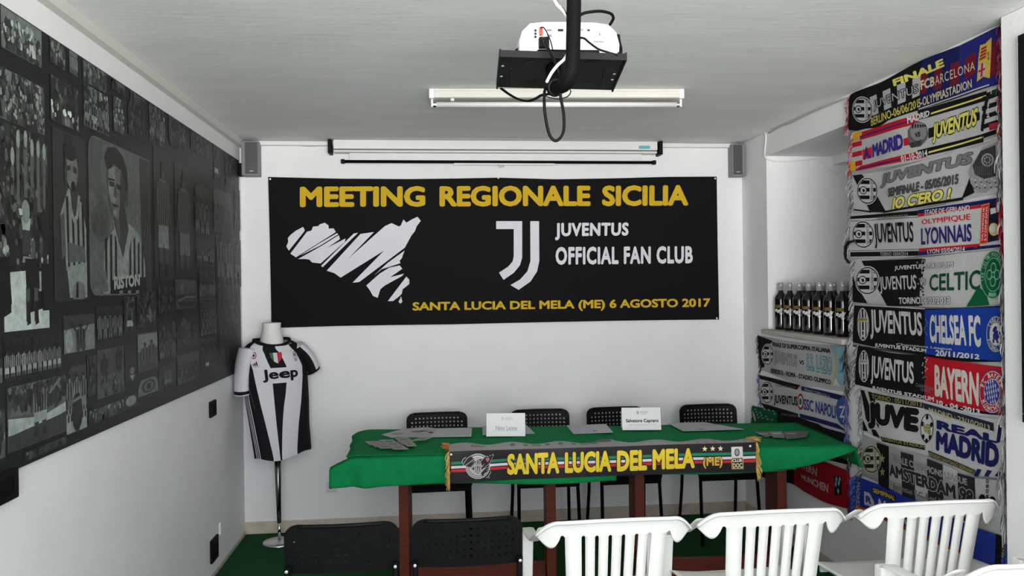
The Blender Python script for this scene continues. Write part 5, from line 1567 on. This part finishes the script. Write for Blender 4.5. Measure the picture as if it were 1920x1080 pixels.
for k in (1, 3, 5):
    f0, f1 = k / 7, (k + .9) / 7
    p = lambda f, a, c: (a[0] + (c[0] - a[0]) * f, a[1] + (c[1] - a[1]) * f)
    s.q(p(f0, (298, 592), (682, 422)), p(f1, (298, 592), (682, 422)), p(f1, (322, 738), (672, 576)), p(f0, (322, 738), (672, 576)), KB, 3, 3, 3)
s.txt((326, 622), (660, 488), (664, 572), (334, 702), J, LG, L=6, bold=.0, out=KB, ob=.07)
s.txt((480, 455), (868, 286), (880, 350), (490, 508), 'FINALE', YL, L=4, bold=.05)
CR = rgb(200, 186, 150)
s.txt((680, 462), (796, 424), (796, 502), (684, 536), 'FCB', CR, L=4, bold=.035); s.txt((800, 426), (1120, 308), (1124, 376), (802, 500), 'ARCELONA', CR, L=4, bold=.0, space=1.1)
s.txt((308, 752), (660, 606), (666, 672), (314, 818), 'BERLINO-06/06/201', rgb(190, 178, 96), L=4, bold=.02); s.txt((664, 604), (1098, 448), (1104, 516), (668, 672), '5-OLYMPIASTADION', CR, L=4, bold=.02)
s.badge_side(240, 688, 78, 96)
GD = rgb(196, 168, 70)
s.poly([(1165, 186), (1205, 176), (1258, 124), (1250, 300), (1244, 444), (1195, 432), (1142, 472), (1150, 290)], GD, 3)
s.poly([(1176, 206), (1220, 182), (1214, 290), (1160, 312)], rgb(190, 120, 70), 4)
for k in range(4): s.poly([(1174 - k * 4, 214 + k * 26), (1218 - k * 2, 192 + k * 25), (1217 - k * 2, 203 + k * 25), (1172 - k * 4, 226 + k * 26)], rgb(110, 30, 34), 5)
s.poly([(1158, 338), (1210, 316), (1208, 420), (1150, 446)], LG, 4); s.poly([(1176, 330), (1192, 324), (1188, 428), (1172, 436)], RD, 5); s.poly([(1156, 384), (1209, 360), (1208, 376), (1154, 400)], RD, 5)
s.txt((1226, 240), (1226, 300), (1240, 300), (1240, 240), 'FCB', rgb(40, 40, 60), L=5)
s.q((668, 690), (1240, 500), (1240, 488), (668, 680), LG, 2, 10, 1)
done()
# 2 ----
s, done = scarf(CA, [(160, 862), (400, 785), (665, 692), (960, 602), (1320, 500)], [(138, 1170), (440, 1130), (748, 1067), (1040, 965), (1322, 880)], .020, grey(180), 'second scarf from the top, white, red bands one side and yellow lettering the other', GM, PINK, [grey(90), grey(160), rgb(150, 60, 60), grey(50)], .07, 2)
s.q((215, 866), (664, 726), (664, 796), (216, 926), RD, 1, 10, 2); s.q((218, 893), (640, 762), (640, 774), (218, 906), rgb(60, 30, 110), 2, 10, 1)
for k in range(4): s.q((158, 870 + k * 76), (232, 852 + k * 76), (232, 890 + k * 76), (156, 908 + k * 76), RD if k else rgb(214, 160, 40), 1, 3, 2)
s.q((158, 880), (200, 870), (200, 925), (158, 935), rgb(214, 160, 40), 2, 2, 2); s.q((140, 1100), (180, 1092), (180, 1164), (140, 1168), rgb(214, 160, 40), 2, 2, 2)
s.q((236, 1000), (310, 978), (312, 1060), (238, 1076), rgb(206, 34, 44), 1, 3, 3); s.q((566, 914), (604, 904), (606, 960), (568, 972), RD, 1, 2, 2)
s.txt((246, 985), (560, 868), (566, 992), (246, 1082), 'A. MADRID', rgb(54, 40, 130), L=4, bold=.05, space=.95)
bq = lambda x, y: ((1560 + x / 3.6 - 1560) * 4.153, (280 + y / 3.6 - 40) * 4.153)
s.q(bq(190, 112), bq(592, 12), bq(640, 50), bq(140, 150), RD, 1, 10, 2); s.q(bq(178, 128), bq(470, 62), bq(470, 72), bq(172, 138), rgb(60, 30, 110), 2, 8, 1)
s.q((666, 694), (1216, 540), (1216, 616), (668, 770), KB, 1, 10, 2); s.q((766, 712), (1216, 572), (1216, 584), (766, 726), YL, 2, 10, 1)
s.q((750, 834), (1160, 706), (1160, 768), (750, 912), KB, 1, 8, 2)
s.q((664, 1005), (1190, 876), (1190, 940), (668, 1062), KB, 1, 10, 2); s.q((750, 1014), (1190, 894), (1190, 906), (750, 1028), YL, 2, 10, 1)
s.txt((592, 742), (754, 690), (758, 736), (596, 798), 'MADRID', grey(206), L=4, bold=.04)
s.txt(bq(470, 44), bq(642, 0), bq(645, 44), bq(475, 86), '01-10-2014', grey(206), L=4, bold=.03)
s.txt((784, 800), (1150, 668), (1128, 850), (786, 952), J, YL, L=6, bold=.04, out=KB, ob=.05, shear=.1)
s.poly([(597, 850), (630, 800), (672, 776), (726, 800), (754, 872), (738, 920), (690, 972), (620, 986), (600, 930)], grey(92), 3); s.ell(676, 860, 62, 72, grey(130), 4, 16)
for k in range(6): s.poly([(628 + k * 20, 838 - k * 3), (638 + k * 20, 830 - k * 3), (640 + k * 17, 795 + k * 2), (630 + k * 17, 800 + k * 2)], KB, 5)
s.txt((650, 868), (690, 856), (688, 896), (650, 906), 'VS', KB, L=6, bold=.04)
s.q((602, 950), (700, 920), (690, 968), (620, 984), grey(60), 5, 4, 2)
for k in range(5): s.q((1180, 590 + k * 72), (1318, 545 + k * 72), (1318, 580 + k * 72), (1180, 626 + k * 72), KB, 2, 4, 1)
s.poly([(1216, 560), (1252, 545), (1215, 690), (1190, 860), (1168, 850), (1190, 700)], KB, 3); s.txt((1222, 760), (1222, 640), (1246, 634), (1246, 754), 'Juve', grey(200), L=4, bold=.03); s.q((1240, 800), (1320, 780), (1320, 830), (1240, 850), rgb(150, 34, 50), 4, 2, 2)
s.poly([(1260, 540), (1310, 520), (1310, 560), (1262, 582)], rgb(24, 56, 40), 4)
done()
# 3 ----
s, done = scarf(CB, [(130, 172), (380, 138), (650, 62), (900, -10), (1145, -84)], [(150, 412), (370, 430), (590, 396), (880, 340), (1150, 288)], .017, grey(182), 'third scarf from the top, white with big grey and yellow lettering and a grey crest', GM, GREYS, [grey(70), grey(110), grey(150), grey(190)], .085, 3)
s.q((138, 176), (200, 168), (372, 424), (252, 424), KB, 1, 4, 8); s.q((340, 420), (880, 322), (880, 342), (350, 430), KB, 2, 10, 1); s.q((150, 402), (260, 418), (260, 428), (150, 412), KB, 2, 3, 1)
s.badge_side(235, 280, 66, 88)
s.txt((328, 170), (945, 12), (935, 118), (322, 264), J, grey(118), L=6, bold=.05, out=grey(60), ob=.03, shear=.08)
s.txt((385, 262), (852, 162), (850, 234), (385, 324), 'SEMIFINALE - 05/05/2015', grey(74), L=6, bold=.06)
s.txt((425, 322), (806, 256), (800, 336), (418, 408), "IO C'ERO !", YL, L=8, bold=.05, out=KB, ob=.05, shear=.1)
s.poly([(868, 334), (905, 240), (920, 190), (960, 292)], KB, 2)
s.poly([(910, 150), (930, 100), (970, 50), (1010, -10), (1140, -60), (1146, 250), (1080, 262), (1040, 292), (980, 292), (930, 230)], grey(150), 3)
s.poly([(940, 110), (1000, 10), (1110, -30), (1120, 180), (1030, 200), (960, 170)], grey(58), 4); s.ell(1052, 72, 48, 46, grey(150), 5); s.ell(1052, 72, 36, 34, grey(70), 6)
for k in range(7): s.star(1052 + 22 * math.cos(k * .9), 72 + 20 * math.sin(k * .9), 9, 9, grey(175), 7)
for k in range(22): s.ell(940 + (k * 37) % 190, 200 + (k * 53) % 70, 7, 5, grey(60 if k % 2 else 195), 5, 7)
for k in range(9): s.q((960 + k * 16, 116 - k * 2), (966 + k * 16, 115 - k * 2), (972 + k * 14, 176), (966 + k * 14, 176), grey(90), 5, 1, 2)
done()
# 4 ----
s, done = scarf(CB, [(130, 436), (360, 428), (590, 402), (870, 356), (1150, 310)], [(120, 730), (360, 738), (590, 720), (870, 696), (1140, 660)], .021, grey(186), 'fourth scarf from the top, white, with red and navy edge bands on one half', GM, GREYS, [rgb(150, 40, 52), rgb(200, 170, 172), rgb(110, 26, 40)], .085, 4)
s.q((130, 452), (586, 414), (586, 446), (130, 470), KB, 1, 10, 1); s.q((130, 694), (590, 686), (590, 718), (130, 724), KB, 1, 10, 2); s.q((134, 484), (590, 456), (590, 460), (134, 488), grey(90), 1, 10, 1); s.q((130, 682), (590, 672), (590, 676), (130, 686), grey(90), 1, 10, 1)
s.q((586, 410), (1150, 322), (1146, 350), (588, 436), NV, 1, 10, 1); s.q((588, 436), (1060, 365), (1060, 386), (590, 456), RD, 1, 10, 1); s.q((592, 670), (990, 636), (990, 662), (592, 692), RD, 1, 10, 1); s.q((592, 692), (1140, 640), (1140, 658), (592, 718), NV, 1, 10, 1)
s.txt((300, 456), (520, 436), (520, 474), (300, 478), 'JUVENTUS STADIUM', grey(120), L=4, bold=.02); s.txt((318, 694), (516, 690), (516, 718), (320, 720), 'TORINO 10/04/2014', grey(150), L=4, bold=.02)
s.txt((275, 500), (556, 486), (556, 668), (285, 672), J, KB, L=4, bold=.025)
s.txt((635, 410), (926, 376), (926, 410), (635, 446), 'STADE DE GERLAND', grey(200), L=4, bold=.02); s.txt((615, 474), (930, 434), (930, 482), (615, 512), 'OLYMPIQUE', rgb(196, 30, 44), L=4, bold=.015)
s.txt((610, 532), (936, 500), (936, 622), (610, 646), 'LYONNAIS', rgb(44, 36, 100), L=4, bold=.03); s.txt((655, 676), (890, 656), (890, 690), (655, 704), 'LYON 03/04/2014', grey(200), L=4, bold=.015)
s.badge_side(212, 575, 66, 90)
s.poly([(1004, 378), (1060, 360), (1044, 636), (990, 640)], rgb(214, 130, 60), 2); s.poly([(1009, 384), (1055, 368), (1040, 630), (996, 634)], rgb(196, 30, 44), 3)
s.txt((1002, 618), (1016, 392), (1028, 392), (1016, 618), 'OLYMPIQUE', grey(206), L=4, bold=.02); s.txt((1022, 614), (1036, 388), (1048, 386), (1036, 614), 'LYONNAIS', grey(206), L=4, bold=.02)
s.poly([(1062, 358), (1150, 336), (1140, 610), (1046, 628)], rgb(26, 26, 48), 2); s.ell(1092, 540, 36, 44, rgb(200, 176, 110), 4); s.ell(1084, 534, 22, 28, grey(196), 5); s.poly([(1068, 400), (1110, 392), (1112, 360), (1136, 352), (1134, 420), (1070, 440)], grey(196), 4); s.q((1150, 336), (1140, 600), (1136, 610), (1128, 608), RD, 3, 2, 2)
done()
# 5 ----
s, done = scarf(CB, [(160, 740), (400, 745), (600, 732), (880, 700), (1160, 668)], [(150, 1040), (360, 1062), (600, 1062), (880, 1066), (1150, 1040)], .018, grey(182), 'fifth scarf from the top, black to white with a green round clover crest', GM, GREYS, GREYS, .085, 5)
s.q((205, 752), (610, 738), (590, 1058), (370, 1058), KB, 1, 10, 8); s.poly([(150, 850), (160, 880), (242, 1040), (152, 1030)], KB, 1)
for k in range(60): s.ell(590 + rnd.gauss(18, 16), 745 + 310 * rnd.random(), 8, 7, KB if rnd.random() < .6 else grey(120), 2, 6)
s.badge_side(243, 886, 70, 92)
s.txt((420, 788), (828, 758), (828, 806), (420, 822), 'JUVENTUS STADIUM', grey(196), L=6, bold=.03, out=KB, ob=.045); s.txt((315, 860), (570, 846), (572, 975), (328, 976), J, grey(190), L=5, bold=.02)
s.txt((597, 882), (642, 874), (642, 914), (597, 922), 'VS', grey(196), L=6, bold=.03, out=KB, ob=.06); s.txt((668, 846), (1002, 812), (1002, 950), (670, 956), 'CELTIC', rgb(20, 70, 46), L=5, bold=.02)
s.txt((450, 1000), (810, 994), (808, 1044), (450, 1044), 'TORINO 06/03/2013', grey(196), L=6, bold=.03, out=KB, ob=.045)
s.poly([(908, 1062), (985, 930), (1040, 960), (1062, 1052)], GN, 2)
GLT = rgb(120, 170, 140)
s.ell(1085, 846, 86, 164, GLT, 3, 28); s.ell(1085, 846, 82, 158, GN, 4, 28); s.ell(1088, 846, 58, 116, GLT, 5, 24); s.ell(1088, 846, 54, 110, GN, 6, 24)
for dx, dy in ((0, -46), (0, 46), (-26, 0), (26, 0)):
    s.ell(1088 + dx, 846 + dy, 20, 36, GLT, 7, 14); s.ell(1088 + dx, 846 + dy, 15, 28, GN, 8, 14)
s.arc(1085, 846, 70, 137, 200, -20, (13, 26), 'THE CELTIC FOOTBALL CLUB', GLT, L=6, bold=.03); s.arc(1085, 846, 70, 137, 250, 290, (14, 26), '1888', GLT, L=6, bold=.03, inward=True)
done()
# 6 ----
s, done = scarf(CC, [(210, 46), (530, 78), (850, 92), (1220, 84), (1590, 60)], [(195, 402), (520, 470), (850, 522), (1220, 578), (1600, 580)], .022, KB, 'sixth scarf from the top, half black and half bright blue with a lion roundel', GM, GREYS, GREYS, .085, 6)
s.q((848, 104), (1590, 74), (1600, 578), (850, 510), rgb(26, 58, 148), 1, 14, 6); s.q((200, 46), (848, 88), (848, 99), (200, 60), grey(170), 2, 10, 1)
s.badge(297, 236, 52, 152, band=rgb(176, 166, 110))
s.txt((360, 96), (820, 126), (826, 410), (362, 372), J, grey(190), L=4, bold=.03); s.txt((898, 146), (1370, 152), (1378, 450), (900, 404), 'CHELSEA FC', grey(200), L=4, bold=.04)
s.txt((590, 408), (1116, 452), (1116, 482), (592, 436), 'Champions League', grey(180), L=4, bold=.02); s.txt((400, 408), (870, 464), (870, 506), (400, 450), 'JUVENTUS STADIUM', grey(205), L=4, bold=.035); s.txt((965, 470), (1370, 512), (1370, 560), (965, 526), '20/11/2012', grey(205), L=4, bold=.035)
for k in range(8): s.star(858 + 16 * math.sin(k), 190 + k * 20, 7, 9, grey(150), 3)
for r, c in ((1.0, rgb(170, 170, 96)), (.93, rgb(34, 60, 140)), (.66, rgb(170, 170, 96)), (.61, grey(196))): s.ell(1512, 326, 88 * r, 166 * r, c, 3 + [1., .93, .66, .61].index(r), 26)
s.arc(1512, 326, 70, 132, 150, 30, (17, 36), 'CHELSEA', grey(190), L=8, bold=.03); s.arc(1512, 326, 70, 132, 200, 340, (14, 32), 'FOOTBALL CLUB', grey(190), L=8, bold=.02, inward=True)
LI = rgb(34, 44, 110)
s.poly([(1490, 270), (1510, 250), (1526, 262), (1520, 290), (1538, 300), (1530, 318), (1546, 350), (1530, 380), (1540, 408), (1522, 410), (1514, 384), (1500, 372), (1502, 404), (1484, 410), (1490, 370), (1484, 340), (1496, 310), (1482, 300)], LI, 7); s.poly([(1536, 320), (1556, 290), (1562, 310), (1544, 336)], LI, 7); s.ell(1490, 385, 8, 14, LI, 7, 10)
done()
# 7 ----
s, done = scarf(CC, [(235, 430), (540, 498), (850, 528), (1220, 590), (1600, 632)], [(205, 790), (520, 872), (840, 940), (1220, 1036), (1600, 1078)], .018, KB, 'seventh scarf from the top, half black and half red with a lozenge roundel', GM, GREYS, GREYS, .085, 7)
s.q((848, 530), (1600, 636), (1600, 1072), (840, 936), RD, 1, 14, 6); s.q((206, 786), (842, 930), (842, 938), (206, 794), grey(175), 2, 10, 1)
s.badge(303, 622, 50, 148)
s.txt((372, 520), (750, 582), (752, 846), (364, 786), J, grey(192), L=4, bold=.03); s.txt((940, 606), (1366, 682), (1366, 990), (946, 896), 'BAYERN', rgb(206, 200, 192), L=4, bold=.045)
s.txt((375, 800), (838, 892), (838, 932), (375, 838), 'JUVENTUS STADI', grey(206), L=4, bold=.035); s.txt((846, 890), (936, 906), (936, 950), (846, 932), 'UM', grey(206), L=4, bold=.035); s.txt((962, 930), (1376, 1020), (1376, 1066), (962, 976), '10 - 04 -2013', grey(206), L=4, bold=.04)
s.txt((764, 774), (936, 818), (936, 850), (764, 808), 'CHAMPIONS', grey(110), L=4, bold=.01); s.txt((808, 820), (900, 840), (900, 868), (808, 848), 'LEAGUE', grey(110), L=4, bold=.01)
for k in range(9): s.star(844 + 22 * math.sin(k * 1.3), 545 + k * 17, 8, 12, grey(185), 3)
s.ell(848, 740, 26, 26, grey(100), 3, 12, a0=-PI, a1=0); s.ell(848, 742, 16, 14, KB, 4, 12, a0=-PI, a1=0)
BB = rgb(44, 56, 146)
for r, c in ((1.0, BB), (.965, grey(196)), (.925, RD), (.62, grey(196)), (.585, BB)): s.ell(1492, 858, 122 * r, 200 * r, c, 3 + [1., .965, .925, .62, .585].index(r), 30)
for i in range(-3, 4):
    for j in range(-2, 3):
        x, y = 1492 + i * 20 + j * 6, 858 + j * 46 - i * 6
        if ((x - 1492) / 66) ** 2 + ((y - 858) / 108) ** 2 < .95: s.poly([(x - 6, y - 26), (x + 5, y - 8), (x + 6, y + 22), (x - 5, y + 6)], grey(196), 9)
s.arc(1492, 858, 95, 156, 165, 15, (24, 42), 'FC BAYERN', grey(200), L=9, bold=.04); s.arc(1492, 858, 95, 156, 205, 335, (26, 44), 'MÜNCHEN', grey(200), L=9, bold=.04, inward=True)
s.ell(1588, 664, 9, 12, grey(220), 9, 10)
done()
# 8 ----
s, done = scarf(CD, [(205, 116), (440, 190), (665, 224), (960, 300), (1260, 336)], [(220, 420), (450, 520), (670, 592), (960, 716), (1250, 762)], .022, grey(186), 'eighth scarf from the top, white with huge black and navy lettering and a football between', GM, GREYS, GREYS, .085, 8)
s.q((285, 140), (655, 212), (655, 252), (300, 188), KB, 1, 8, 1); s.q((655, 214), (1180, 360), (1180, 420), (660, 256), rgb(40, 40, 60), 1, 8, 1)
GT = rgb(150, 140, 84)
s.txt((290, 150), (648, 208), (648, 242), (292, 184), 'TORINO : 05/11/2013', GT, L=4, bold=.02); s.txt((694, 246), (1152, 376), (1150, 414), (696, 284), 'MADRID : 23/10/2013', rgb(180, 170, 130), L=4, bold=.02)
for x in (205, 262): s.poly([(x, 118 + (x - 205) * .2), (x + 28, 126 + (x - 205) * .2), (x + 90, 300), (x + 80, 400), (x + 40, 330)], KB, 1)
s.poly([(222, 330), (262, 420), (224, 414)], KB, 1); s.poly([(282, 400), (320, 410), (356, 466), (300, 450)], KB, 1)
s.txt((256, 200), (632, 256), (622, 478), (262, 398), 'JUVE', KB, L=5, bold=.08, out=grey(195), ob=.03)
s.ell(683, 396, 47, 103, KB, 4, 26); s.ell(683, 396, 42, 95, grey(190), 5, 26)
for dx, dy in ((0, -78), (-32, -30), (32, -24), (-24, 62), (24, 66), (0, 92)): s.ell(683 + dx, 396 + dy, 11, 20, KB, 6, 6)
s.txt((656, 360), (710, 378), (708, 440), (656, 420), 'VS', rgb(170, 160, 90), L=7, bold=.04, out=KB, ob=.05)
s.txt((750, 336), (1214, 452), (1214, 508), (752, 402), 'REAL', NV, L=4, bold=.06); s.txt((750, 412), (1226, 508), (1222, 694), (752, 556), 'MADRID', NV, L=4, bold=.06)
s.q((360, 456), (672, 522), (672, 556), (370, 492), KB, 1, 8, 1); s.txt((368, 458), (670, 524), (670, 550), (370, 488), 'JUVENTUS STADIUM', GT, L=4, bold=.02); s.q((694, 556), (1044, 700), (1044, 738), (700, 600), rgb(50, 46, 50), 1, 8, 1); s.txt((700, 568), (1040, 704), (1040, 732), (702, 596), 'ESTADIO SANTIAGO BERNABEU', GT, L=4, bold=.02)
for x in (1040, 1120, 1200): s.poly([(x + 20, 690 + (x - 1040) * .1), (x + 56, 696 + (x - 1040) * .1), (x + 26, 748), (x - 6, 742)], NV, 2)
s.poly([(1215, 370), (1250, 380), (1225, 500), (1200, 500)], NV, 1); s.ell(1238, 382, 10, 10, grey(225), 5, 10)
done()
# 9 ----
s, done = scarf(CD, [(215, 442), (450, 540), (680, 604), (960, 728), (1262, 772)], [(210, 740), (450, 850), (700, 962), (960, 1080), (1265, 1190)], .018, grey(150), 'ninth scarf from the top, grey and black checks with a pale dotted end', GM, GREYS, GREYS, .085, 9)
DG = grey(40)
s.q((322, 500), (415, 530), (416, 846), (330, 800), KB, 1, 4, 6); s.q((510, 566), (600, 590), (606, 920), (516, 884), DG, 1, 4, 6); s.q((690, 616), (800, 660), (806, 1010), (696, 960), DG, 1, 4, 6); s.q((905, 720), (1028, 756), (1030, 1096), (912, 1056), DG, 1, 4, 6)
s.q((416, 690), (510, 716), (514, 800), (418, 770), grey(176), 1, 4, 2); s.q((606, 800), (696, 830), (696, 900), (606, 870), grey(182), 1, 4, 2); s.q((804, 660), (905, 700), (906, 800), (806, 760), grey(176), 1, 4, 3)
s.badge_side(282, 622, 66, 98, ink=grey(30), paper=rgb(170, 168, 150)); s.star(362, 618, 24, 36, rgb(150, 140, 90), 3); s.star(362, 714, 24, 36, rgb(150, 140, 90), 3)
s.txt((446, 582), (975, 764), (975, 812), (450, 634), 'FINALE CHAMPIONS LEAGUE', grey(150), L=5, bold=.03, out=grey(70), ob=.03)
s.txt((418, 648), (1018, 852), (1016, 958), (424, 738), 'AMSTERDAM 98', grey(44), L=6, bold=.05, out=grey(160), ob=.05)
s.txt((448, 790), (905, 946), (905, 990), (450, 846), 'Juventus F.C. Real Madrid', grey(120), L=5, bold=.03, out=grey(60), ob=.02)
s.q((1030, 758), (1262, 780), (1264, 1180), (1032, 1100), rgb(178, 180, 178), 1, 6, 6)
for cx, cy in ((1085, 916), (1166, 932)):
    s.ell(cx, cy, 29, 42, grey(24), 3, 18); s.ell(cx - 6, cy + 16, 18, 18, grey(80), 4, 14)
for k, ch in enumerate('COROSO'): s.txt((1116, 975 - k * 36), (1114, 945 - k * 36), (1138, 945 - k * 36), (1140, 975 - k * 36), ch, grey(40), L=4, bold=.05)
done()
# 10 ----
BLF = [rgb(50, 80, 170), rgb(80, 110, 190), rgb(36, 56, 130)]
s, done = scarf(CD, [(165, 742), (400, 836), (700, 966), (980, 1100), (1265, 1200)], [(178, 985), (360, 1056), (700, 1200), (980, 1330), (1265, 1430)], .023, rgb(34, 52, 142), 'lowest scarf of the column, blue with white lettering and an orange hem', GM, BLF, BLF, .11, 10)
s.q((180, 952), (360, 1030), (360, 1056), (180, 985), rgb(190, 70, 30), 2, 8, 1); s.q((180, 966), (360, 1042), (360, 1049), (180, 974), rgb(210, 160, 60), 3, 8, 1); s.q((360, 1030), (1000, 1310), (1000, 1336), (360, 1056), rgb(170, 50, 30), 2, 10, 1)
s.txt((206, 790), (206, 965), (182, 960), (180, 785), 'MADRID', grey(150), L=4, bold=.03)
s.poly([(234, 852), (270, 866), (300, 930), (298, 972), (286, 1000), (270, 960), (236, 948)], grey(180), 3); s.txt((246, 880), (284, 900), (284, 950), (246, 930), 'R', rgb(34, 52, 142), L=4, bold=.05)
s.q((284, 820), (462, 884), (462, 930), (290, 866), grey(34), 3, 6, 1); s.txt((292, 828), (458, 890), (458, 924), (294, 862), 'SEMIFINAL', GD, L=5, bold=.03)
s.txt((330, 904), (640, 1024), (640, 1130), (330, 1010), 'MADRID', grey(180), L=5, bold=.05); s.txt((545, 926), (760, 1020), (760, 1050), (546, 956), 'CHAMPIONS', GD, L=5, bold=.03)
s.q((1180, 1160), (1262, 1195), (1262, 1420), (1180, 1390), KB, 2, 4, 6); s.txt((1232, 1400), (1232, 1190), (1256, 1195), (1256, 1405), J, grey(150), L=5, bold=.03)
done()

# ---- below the sill
BKF = [grey(60), grey(90), grey(40), grey(120)]
s, done = scarf(CE, [(130, 56), (380, 112), (650, 150), (920, 172), (1190, 186)], [(170, 470), (430, 570), (690, 645), (940, 690), (1200, 725)], .016, grey(172), 'white scarf directly under the window sill with black heading and pale blue eagle end', GL, BKF, BKF, .06, 11, .004)
s.poly([(130, 56), (305, 122), (262, 172), (200, 440), (165, 440), (140, 260)], KB, 1)
s.badge_side(246, 286, 70, 122)
s.txt((300, 134), (1000, 212), (1000, 270), (302, 186), 'FINALE DI SUPERCOPPA ITALIANA', KB, L=4, bold=.035); s.txt((284, 444), (1012, 588), (1012, 644), (288, 502), '18/08/2013 - ROMA - STADIO OLIMPICO', KB, L=4, bold=.03)
s.txt((334, 240), (608, 294), (606, 470), (330, 412), J, grey(164), L=5, bold=.02, out=grey(90), ob=.03); s.txt((632, 350), (688, 356), (688, 406), (634, 400), 'VS', KB, L=4, bold=.03); s.txt((715, 274), (1018, 326), (1016, 526), (716, 466), 'S.S. LAZIO', rgb(140, 176, 186), L=5, bold=.02, out=rgb(60, 90, 100), ob=.03)
LB = rgb(128, 168, 184)
s.poly([(1010, 192), (1190, 190), (1196, 640), (1120, 655), (1070, 590), (1066, 420), (1050, 300)], LB, 2); s.poly([(1080, 240), (1098, 250), (1076, 560), (1040, 640), (1050, 540)], rgb(176, 166, 110), 3)
s.poly([(1098, 340), (1150, 330), (1172, 400), (1160, 490), (1098, 500), (1120, 480), (1146, 460), (1150, 400), (1130, 356)], rgb(84, 120, 146), 3); s.poly([(1066, 560), (1110, 650), (1040, 650)], grey(196), 3)
s.q((690, 640), (1196, 722), (1196, 712), (690, 630), grey(190), 2, 8, 1)
done()
NPF = [rgb(60, 70, 130), rgb(90, 100, 150), grey(130)]
s, done = scarf(CE, [(150, 522), (400, 600), (660, 655), (920, 738), (1185, 775)], [(172, 860), (400, 960), (655, 1040), (900, 1150), (1195, 1233)], .021, grey(176), 'second scarf under the sill, white with black and navy edge bands and a blue oval', GL, NPF, NPF, .06, 12, .004)
s.q((150, 528), (650, 650), (606, 704), (162, 574), KB, 1, 10, 2); s.q((172, 862), (622, 990), (622, 1032), (200, 920), KB, 1, 10, 2); s.q((660, 660), (1180, 780), (1100, 826), (664, 712), rgb(28, 32, 82), 1, 10, 2); s.q((640, 986), (1080, 1110), (1190, 1200), (650, 1036), rgb(28, 32, 82), 1, 10, 2)
s.txt((335, 640), (600, 664), (600, 690), (335, 660), 'TIM CUP 2012 ROMA', grey(90), L=4, bold=.01); s.txt((706, 684), (992, 774), (992, 808), (706, 716), 'FINALE COPPA ITALIA', grey(150), L=4, bold=.02); s.txt((410, 980), (612, 1008), (612, 1034), (412, 1008), 'STADIO OLIMPICO', grey(110), L=4, bold=.01)
s.badge_side(241, 736, 73, 128)
s.txt((330, 762), (616, 784), (620, 928), (320, 890), J, KB, L=4, bold=.03); s.txt((694, 806), (1064, 892), (1062, 1052), (694, 942), 'SSC NAPOLI', rgb(48, 62, 128), L=4, bold=.03)
for r, c in ((1, rgb(150, 30, 44)), (.72, grey(190)), (.42, rgb(44, 90, 66))): s.ell(657, 845, 36 * r, 98 * r, c, 4 + [1, .72, .42].index(r), 20)
s.ell(1148, 950, 78, 170, rgb(30, 38, 90), 4, 26); s.ell(1148, 950, 70, 156, rgb(52, 84, 146), 5, 26); s.txt((1108, 900), (1190, 896), (1180, 1040), (1110, 1036), 'Z', grey(196), L=6, bold=.02)
done()
s, done = scarf(CF, [(-262, -104), (20, -40), (260, 36), (480, 110), (700, 200)], [(-256, 250), (20, 300), (260, 370), (480, 440), (705, 500)], .017, KB, 'green and black scarf third under the sill, mostly hidden behind the tablecloth', GL, [rgb(20, 90, 60), rgb(60, 120, 90)], BKF, .05, 13, .004)
s.q((-258, -102), (-20, -46), (-20, 290), (-254, 246), rgb(16, 82, 52), 1, 8, 6)
for k in range(14): s.ell(-230 + (k * 53) % 200, -70 + (k * 37) % 120, 12, 7, rgb(120, 160, 136), 2, 7, rot=k)
s.poly([(-258, -60), (-238, -20), (-220, 40), (-230, 60), (-250, 0)], grey(180), 2)
s.txt((380, 360), (530, 440), (530, 462), (380, 400), 'STADIUM', grey(150), L=4, bold=.02)
done()
RDK = rgb(150, 20, 32)
s, done = scarf(CF, [(-240, 280), (20, 330), (260, 400), (480, 470), (700, 560)], [(-240, 600), (80, 672), (300, 790), (480, 880), (702, 944)], .022, RDK, 'red scarf with pale lettering hanging lowest under the sill, below the tablecloth edge', GL, BKF, [rgb(150, 30, 40), rgb(110, 20, 30)], .05, 14, .004)
s.q((-240, 284), (150, 380), (148, 690), (-240, 600), KB, 1, 8, 6)
s.txt((-160, 400), (172, 452), (172, 580), (-160, 520), J, grey(176), L=4, bold=.03)
s.txt((172, 436), (402, 530), (394, 612), (186, 500), 'BAYERN', rgb(176, 150, 150), L=4, bold=.03); s.txt((230, 588), (510, 690), (506, 782), (238, 640), 'MUNCHEN', rgb(176, 150, 150), L=4, bold=.04); s.txt((240, 690), (360, 750), (360, 782), (250, 712), '02/04/2013', rgb(120, 60, 66), L=4, bold=.02)
s.poly([(566, 610), (640, 600), (636, 800), (568, 806)], rgb(24, 18, 28), 2)
for x, y in ((582, 690), (612, 680), (604, 760), (590, 640), (622, 640)): s.poly([(x, y - 34), (x + 12, y), (x, y + 34), (x - 12, y)], rgb(120, 150, 156), 3)
done()

bpy.data.objects.remove(_to)
bpy.data.curves.remove(_tc)
